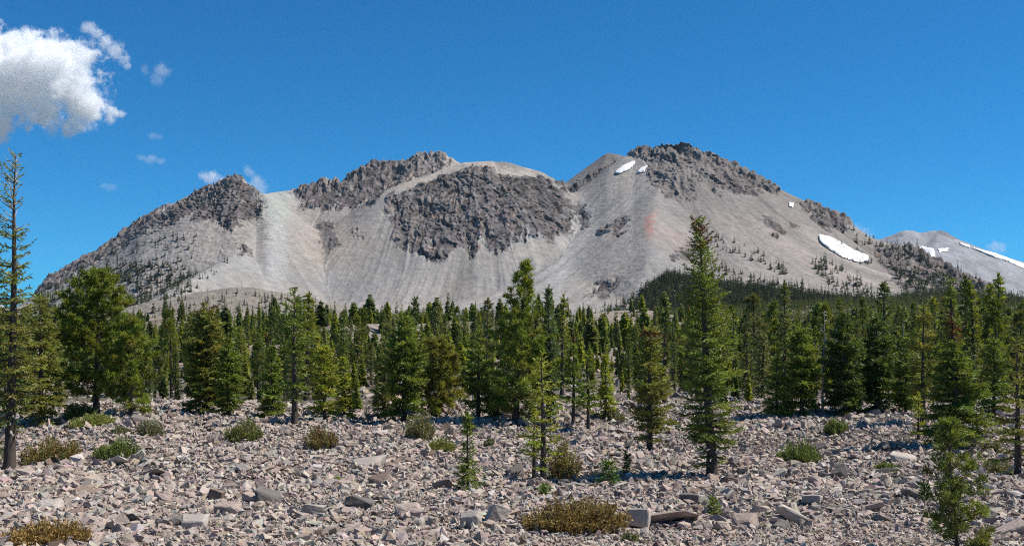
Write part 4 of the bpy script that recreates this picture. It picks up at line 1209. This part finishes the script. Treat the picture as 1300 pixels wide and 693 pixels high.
NW = 4600
wy = np.sqrt(rng.uniform(97 ** 2, 560 ** 2, NW * 4)); wx_ = rng.uniform(-1, 1, NW * 4) * wy * 650 / F * 1.12
wpx = CX + F * wx_ / wy
dn_ = .55 + .6 * fbm(wx_ / 40, wy / 55, 3.1, 3)
dn_ *= np.where(wy < 135, .6, 1)
for (mx, my, r_, h_) in MOUNDS:                  # clearings on the rubble mounds
    dn_ *= 1 - .84 * np.exp(-(((wx_ - mx) / (r_ * .75)) ** 2 + ((wy - my + r_ * .4) / (r_ * .95)) ** 2))
dn_ *= 1 - .97 * np.exp(-((wpx - 462) / 20) ** 2 - ((wy - 105) / 55) ** 2)
dn_ *= 1 + .3 * sstep(850, 1100, wpx)
kp = rng.rand(len(wx_)) < dn_ * .62
wx_, wy, wpx = wx_[kp], wy[kp], wpx[kp]
# keep a clear distance
o_ = np.argsort(wy); wx_, wy, wpx = wx_[o_], wy[o_], wpx[o_]
kept = []
cell = {}
for i in range(len(wx_)):
    c_ = (int(wx_[i] // 3), int(wy[i] // 3)); ok = True
    for a in (-1, 0, 1):
        for b in (-1, 0, 1):
            for j in cell.get((c_[0] + a, c_[1] + b), ()):
                if (wx_[i] - wx_[j]) ** 2 + (wy[i] - wy[j]) ** 2 < 1.75 ** 2: ok = False
    if ok:
        kept.append(i); cell.setdefault(c_, []).append(i)
wx_, wy, wpx = wx_[kept], wy[kept], wpx[kept]
wh = np.clip(rng.lognormal(math.log(5.0), .46, len(wx_)), 1.5, 12.5)
wh *= np.where(wy < 125, .82, 1.0) * (1 + .25 * sstep(850, 1150, wpx))
wk = rng.choice(3, len(wx_), p=[.80, .165, .035])            # fir, pine, dead
wcol = rng.choice(5, len(wx_), p=[.010, .26, .30, .205, .225])
print('woods', len(wx_))
FT = [('rusty', (.24, .13, .06)), ('yellow-green', (.27, .295, .052)), ('green', (.18, .22, .050)), ('dark green', (.108, .145, .047)), ('grey-green', (.20, .215, .085))]
app = wh / wy
NI = 262
sel = np.argsort(-np.where(np.abs(wx_ / wy) < 655 / F, app, 0))[:NI]
solo = np.zeros(len(wx_), bool); solo[sel] = True
PFIR = [None] * 8; PPINE = [None] * 5
WOODS = []
for i in sel:
    z = float(ground(wx_[i], wy[i])) - .1
    if wk[i] == 2:
        g = (wx_[i], wy[i], z)
        rs = np.random.RandomState(4000 + i)
        h = wh[i]; w, lw = Wood(), Wood(); zs = np.linspace(0, 1, 7)
        ax = np.stack([.02 * h * pn(zs * 2 + i, .5), .02 * h * pn(zs * 2, i + .5), zs * h], 1)
        w.tube(ax, .09 * (1 - zs) ** .8 + .02, 5)
        for q in range(24):
            f = rs.uniform(.25, .97); az = rs.rand() * 6.28; L = .12 * h * (1.2 - f) * rs.uniform(.5, 1.2)
            t = np.linspace(0, 1, 4)[:, None]; o = np.array([np.interp(f * h, ax[:, 2], ax[:, 0]), np.interp(f * h, ax[:, 2], ax[:, 1]), f * h])
            lw.tube(o + np.array([math.cos(az), math.sin(az), 0]) * L * t + np.array([0, 0, 1]) * L * rs.uniform(-.3, .4) * t, np.linspace(.03, .012, 4), 3)
        root = bpy.data.objects.new('dead_tree', None); COL.objects.link(root); root.location = g
        link('trunk', w.mesh('trunk'), M_DEAD, root); lw.limbs('bare_limb', root, M_DEAD)
        tag(root, None, 'dead tree'); WOODS.append((root, wpx[i], wy[i], h, 'bare grey', 'dead trunk'))
        continue
    store, nm = (PFIR, 'fir') if wk[i] == 0 else (PPINE, 'pine')
    k = rng.randint(len(store))
    if store[k] is None:
        rs = np.random.RandomState(7000 + k + 50 * wk[i])
        store[k] = plant_conifer(nm + '_tree', None, 'tree', (0, 0, 0), proto_tree(nm, 30 + k), rs)
        root = store[k]
    else:
        root = copy_tree(store[k])
    s = wh[i] / 8.0
    fat = rng.uniform(.8, 1.25) * (s ** -.25)
    root.location = (wx_[i], wy[i], z); root.scale = (s * fat, s * fat, s); root.rotation_euler = (rng.normal(0, .02), rng.normal(0, .02), rng.rand() * 6.28)
    cw, cc = FT[wcol[i]]
    cc = np.array(cc) * rng.uniform(1.0, 1.35)
    for ch in root.children:
        if ch.name.startswith('crown'): ch.color = (*cc, 1)
    WOODS.append((root, wpx[i], wy[i], wh[i], cw, nm))
# the first of each kind carried colour 1; the crown colour comes from the object

# ------------------------------------------------------------------ the far woods: one mass
def lod(kind, seed, lev, per):
    rs = np.random.RandomState(seed)
    P, D, L, W = [], [], [], []
    fat = .15 if kind == 0 else .19
    for a in range(lev):
        f = .08 + .9 * (a + rs.uniform(-.3, .3)) / lev
        r_ = fat * ((1 - f) ** .8 if kind == 0 else math.sin(min(1, (1 - f) * 1.25 + .1) * 1.75)) + .008
        for b in range(per):
            az = rs.rand() * 6.28; rr = r_ * rs.uniform(.6, 1.25)
            n_ = 2
            d = np.array([math.cos(az), math.sin(az), rs.uniform(-.5, .35)])
            P.append([0, 0, f]); D.append(d); L.append(rr); W.append(rr * rs.uniform(.65, 1.1))
    for b in range(3):
        P.append([0, 0, .9]); D.append([rs.normal(0, .12), rs.normal(0, .12), 1]); L.append(.1); W.append(.035)
    for b in range(2):
        P.append([0, 0, -.02]); D.append([0, 0, 1]); L.append(.9); W.append(.028)
    fo = Fol(); n = len(P)
    fo.add(np.array(P), np.array(D), np.array(L), np.array(W), np.ones((n, 3)))
    v, f, c = fo.build(rs, .35)
    c[-8:] = (.9, .75, .7)
    c = np.repeat(rs.uniform(.75, 1.25, (n, 1)), 4, 0) * c
    return v, f, c

def mass(name, x, y, z, h, col, lods, rs, wide=1.0):
    Vs, Fs, Cs, off = [], [], [], 0
    pr = rs.randint(0, len(lods), len(x))
    for k, (v, f, c) in enumerate(lods):
        q = np.where(pr == k)[0]
        if not len(q): continue
        a = rs.rand(len(q)) * 6.28; w_ = h[q] * rs.uniform(.75, 1.3, len(q)) * wide
        vx = v[:, 0][None] * np.cos(a)[:, None] - v[:, 1][None] * np.sin(a)[:, None]
        vy = v[:, 0][None] * np.sin(a)[:, None] + v[:, 1][None] * np.cos(a)[:, None]
        V = np.stack([x[q][:, None] + vx * w_[:, None], y[q][:, None] + vy * w_[:, None], z[q][:, None] + v[:, 2][None] * h[q][:, None]], -1)
        Vs.append(V.reshape(-1, 3)); Fs.append((f[None] + (np.arange(len(q)) * len(v))[:, None, None] + off).reshape(-1, 4))
        Cs.append((c[None] * col[q][:, None, :]).reshape(-1, 3)); off += len(v) * len(q)
    return np.concatenate(Vs), np.concatenate(Fs), np.concatenate(Cs)

rs = np.random.RandomState(77)
LODM = [lod(k % 2 if k < 6 else 0, 300 + k, 22, 11) for k in range(10)]
LODF = [lod(0, 400 + k, 11, 6) for k in range(8)]
FCOL = np.array([c for _, c in FT]) * 1.55
q = ~solo
a_ = mass('', wx_[q], wy[q], ground(wx_[q], wy[q]) - .1, wh[q], FCOL[wcol[q]] * rs.uniform(.8, 1.2, (q.sum(), 1)), LODM, rs)
# middle distance to the foot of the mountain
n = 10500
y = np.sqrt(rs.uniform(560 ** 2, 2080 ** 2, n)); x = rs.uniform(-1, 1, n) * y * 650 / F * 1.1
px = CX + F * x / y
d = .62 + .5 * fbm(x / 80, y / 110, 8.1, 3)
for (mx, my, r_, h_) in MOUNDS: d *= 1 - .72 * np.exp(-(((x - mx) / (r_ * .8)) ** 2 + ((y - my + r_ * .4) / r_) ** 2))
d *= 1 - .65 * sstep(560, 400, px) * sstep(700, 1100, y)
d *= 1 + .6 * sstep(760, 900, px)
k_ = rs.rand(n) < d
x, y, px = x[k_], y[k_], px[k_]
# the right side is thickly wooded up to the foot of the slope
y2 = np.sqrt(rs.uniform(900 ** 2, 2150 ** 2, 9000)); x2 = rs.uniform(.09, .52, 9000) * y2
x, y = np.concatenate([x, x2]), np.concatenate([y, y2]); px = CX + F * x / y
h = np.clip(rs.lognormal(math.log(6.8), .3, len(x)), 3, 13) * (1 + .3 * sstep(780, 1000, px)) * (1 - .25 * sstep(460, 400, px) * sstep(160, 200, px))
dkc = np.array([(.25, .285, .095), (.19, .235, .085), (.30, .315, .105), (.15, .19, .078)])
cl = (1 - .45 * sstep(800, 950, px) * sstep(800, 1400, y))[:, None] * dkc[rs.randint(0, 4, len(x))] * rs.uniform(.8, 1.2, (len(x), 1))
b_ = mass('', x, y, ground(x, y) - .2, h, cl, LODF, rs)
# trees on the mountain's own slopes
def on_slope(poly, n, ymin=1650):
    X, Y, Z, PX, PY = [MT[k].ravel() for k in ('X', 'Y', 'Z', 'px', 'py')]
    m_ = poly_mask(PX, PY, poly) & (Y < 2640) & (Y > ymin)
    ii = np.where(m_)[0]
    ii = ii[Z[ii] > ground(X[ii], Y[ii]) + .4]
    # area weight of the grid cell: rows lie closer on the steep part
    rowstep = np.gradient(MT['rows'])[ii // len(MT['cols'])]
    w = np.abs(np.gradient(MT['py'], axis=0)).ravel()[ii] + .12; w /= w.sum()
    return rs.choice(ii, min(n, len(ii)), replace=False, p=w)
SL = [([(795, 402), (822, 364), (848, 346), (905, 359), (960, 366), (1010, 372), (1060, 381), (1110, 385), (1150, 377), (1200, 375), (1310, 382), (1310, 408), (800, 408)], 5200, 12.5),
      ([(890, 362), (1000, 372), (1120, 384), (1300, 384), (1300, 402), (890, 402)], 2600, 13.5),
      ([(750, 405), (800, 380), (830, 350), (800, 402)], 60, 12),
      ([(870, 285), (905, 296), (960, 318), (1010, 346), (990, 350), (940, 326), (880, 303)], 70, 11),
      ([(880, 330), (960, 350), (1060, 375), (1010, 378), (900, 362)], 110, 12), ([(1028, 325), (1060, 335), (1115, 372), (1110, 388), (1060, 372), (1035, 345)], 110, 12),
      ([(1100, 305), (1160, 318), (1215, 345), (1290, 380), (1200, 380), (1130, 350)], 420, 13), ([(1130, 345), (1200, 352), (1250, 378), (1150, 382)], 150, 13), ([(1040, 300), (1090, 316), (1120, 335), (1090, 340)], 30, 11), ([(1015, 262), (1060, 272), (1110, 303), (1100, 318), (1040, 285)], 60, 10),
      ([(50, 372), (90, 350), (180, 330), (250, 350), (230, 385), (150, 402), (50, 410)], 620, 12), ([(90, 345), (150, 312), (250, 300), (240, 350), (150, 370), (60, 375)], 170, 11), ([(120, 330), (200, 275), (240, 300), (150, 335)], 25, 9),
      ([(165, 405), (215, 385), (290, 368), (350, 374), (430, 398), (430, 420), (165, 430)], 420, 8), ([(205, 372), (250, 345), (300, 325), (250, 372)], 25, 10), ([(610, 405), (800, 380), (800, 405)], 12, 11)]
xs_, hs_ = [], []
for poly, n_, hh in SL:
    ii = on_slope(poly, n_, 1250 if hh == 8 else 1650); xs_.append(ii); hs_.append(hh * 1.05 * rs.lognormal(0, .28, len(ii)))
ii = np.concatenate(xs_); hh = np.concatenate(hs_)
Vm = MT['V'][ii]
cl = np.array([(.088, .118, .058), (.068, .095, .052), (.115, .138, .062)])[rs.randint(0, 3, len(ii))] * rs.uniform(.8, 1.2, (len(ii), 1))
c_ = mass('', Vm[:, 0], Vm[:, 1], Vm[:, 2] - .8, hh, cl, LODF, rs, 1.5)
VV, FF, CC, off = [], [], [], 0
for v, f, c in (a_, b_, c_):
    VV.append(v); FF.append(f + off); CC.append(c); off += len(v)
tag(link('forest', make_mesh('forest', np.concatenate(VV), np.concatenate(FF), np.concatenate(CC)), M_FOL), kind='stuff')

# ------------------------------------------------------------------ labels of the repeated trees and boulders
def relation(px, py, lands, tree=False):
    best = min(lands, key=lambda l: abs(l[0] - px) + (0 if tree else 2.2 * abs(l[1] - py)))
    dx = px - best[0]; dy = py - best[1]
    if tree:
        how = 'behind' if abs(dx) < 5 else ('close ' if abs(dx) < 13 else '') + ('behind left of' if dx < 0 else 'behind right of')
    elif abs(dx) > 1.5 * abs(dy):
        how = ('just ' if abs(dx) < 32 else 'well ' if abs(dx) > 80 else '') + ('left of' if dx < 0 else 'right of')
    else:
        how = ('just ' if abs(dy) < 16 else 'well ' if abs(dy) > 40 else '') + ('below' if dy > 0 else 'above')
    return how + ' ' + best[2]
LB = [l for l in LAND if l[1] > 515]
GB = 'angular boulders among the rubble'
tmp = {}
for o, px, py, word, tone, wpx_ in BOULD:
    size = 'large' if wpx_ > 30 else 'mid-sized' if wpx_ > 20 else 'small'
    o['category'] = 'boulder'; o['group'] = GB
    near = [l for l in LB if l[1] > 535] or LB
    tmp.setdefault(f"{size} {word} {tone} boulder {relation(px, py, near)}", []).append((px, o))
ORD = ['leftmost', 'second from left', 'third from left', 'fourth from left', 'fifth from left', 'sixth from left']
def settle(tmp):
    for lab, lst in tmp.items():
        lst.sort(key=lambda a: a[0])
        for j, (px, o) in enumerate(lst):
            extra = '' if len(lst) == 1 else ', ' + (('left one' if j == 0 else 'right one') if len(lst) == 2 else 'rightmost' if j == len(lst) - 1 else ORD[min(j, 5)])
            t_ = lab + extra
            if len(t_.replace('-', 'x').split()) > 16: t_ = t_.replace('close ', '').replace('small ', '')
            o['label'] = t_
settle(tmp)
tmp = {}
GT = 'trees of the woods behind the rock field'
for o, px, Y, h, cw, nm in WOODS:
    o['group'] = GT
    hw = 'tall' if h > 7.5 else 'mid-height' if h > 5 else 'short'
    tmp.setdefault(f"{hw} {cw} {nm} {relation(px, 0, LB, True)}", []).append((px, o))
settle(tmp)
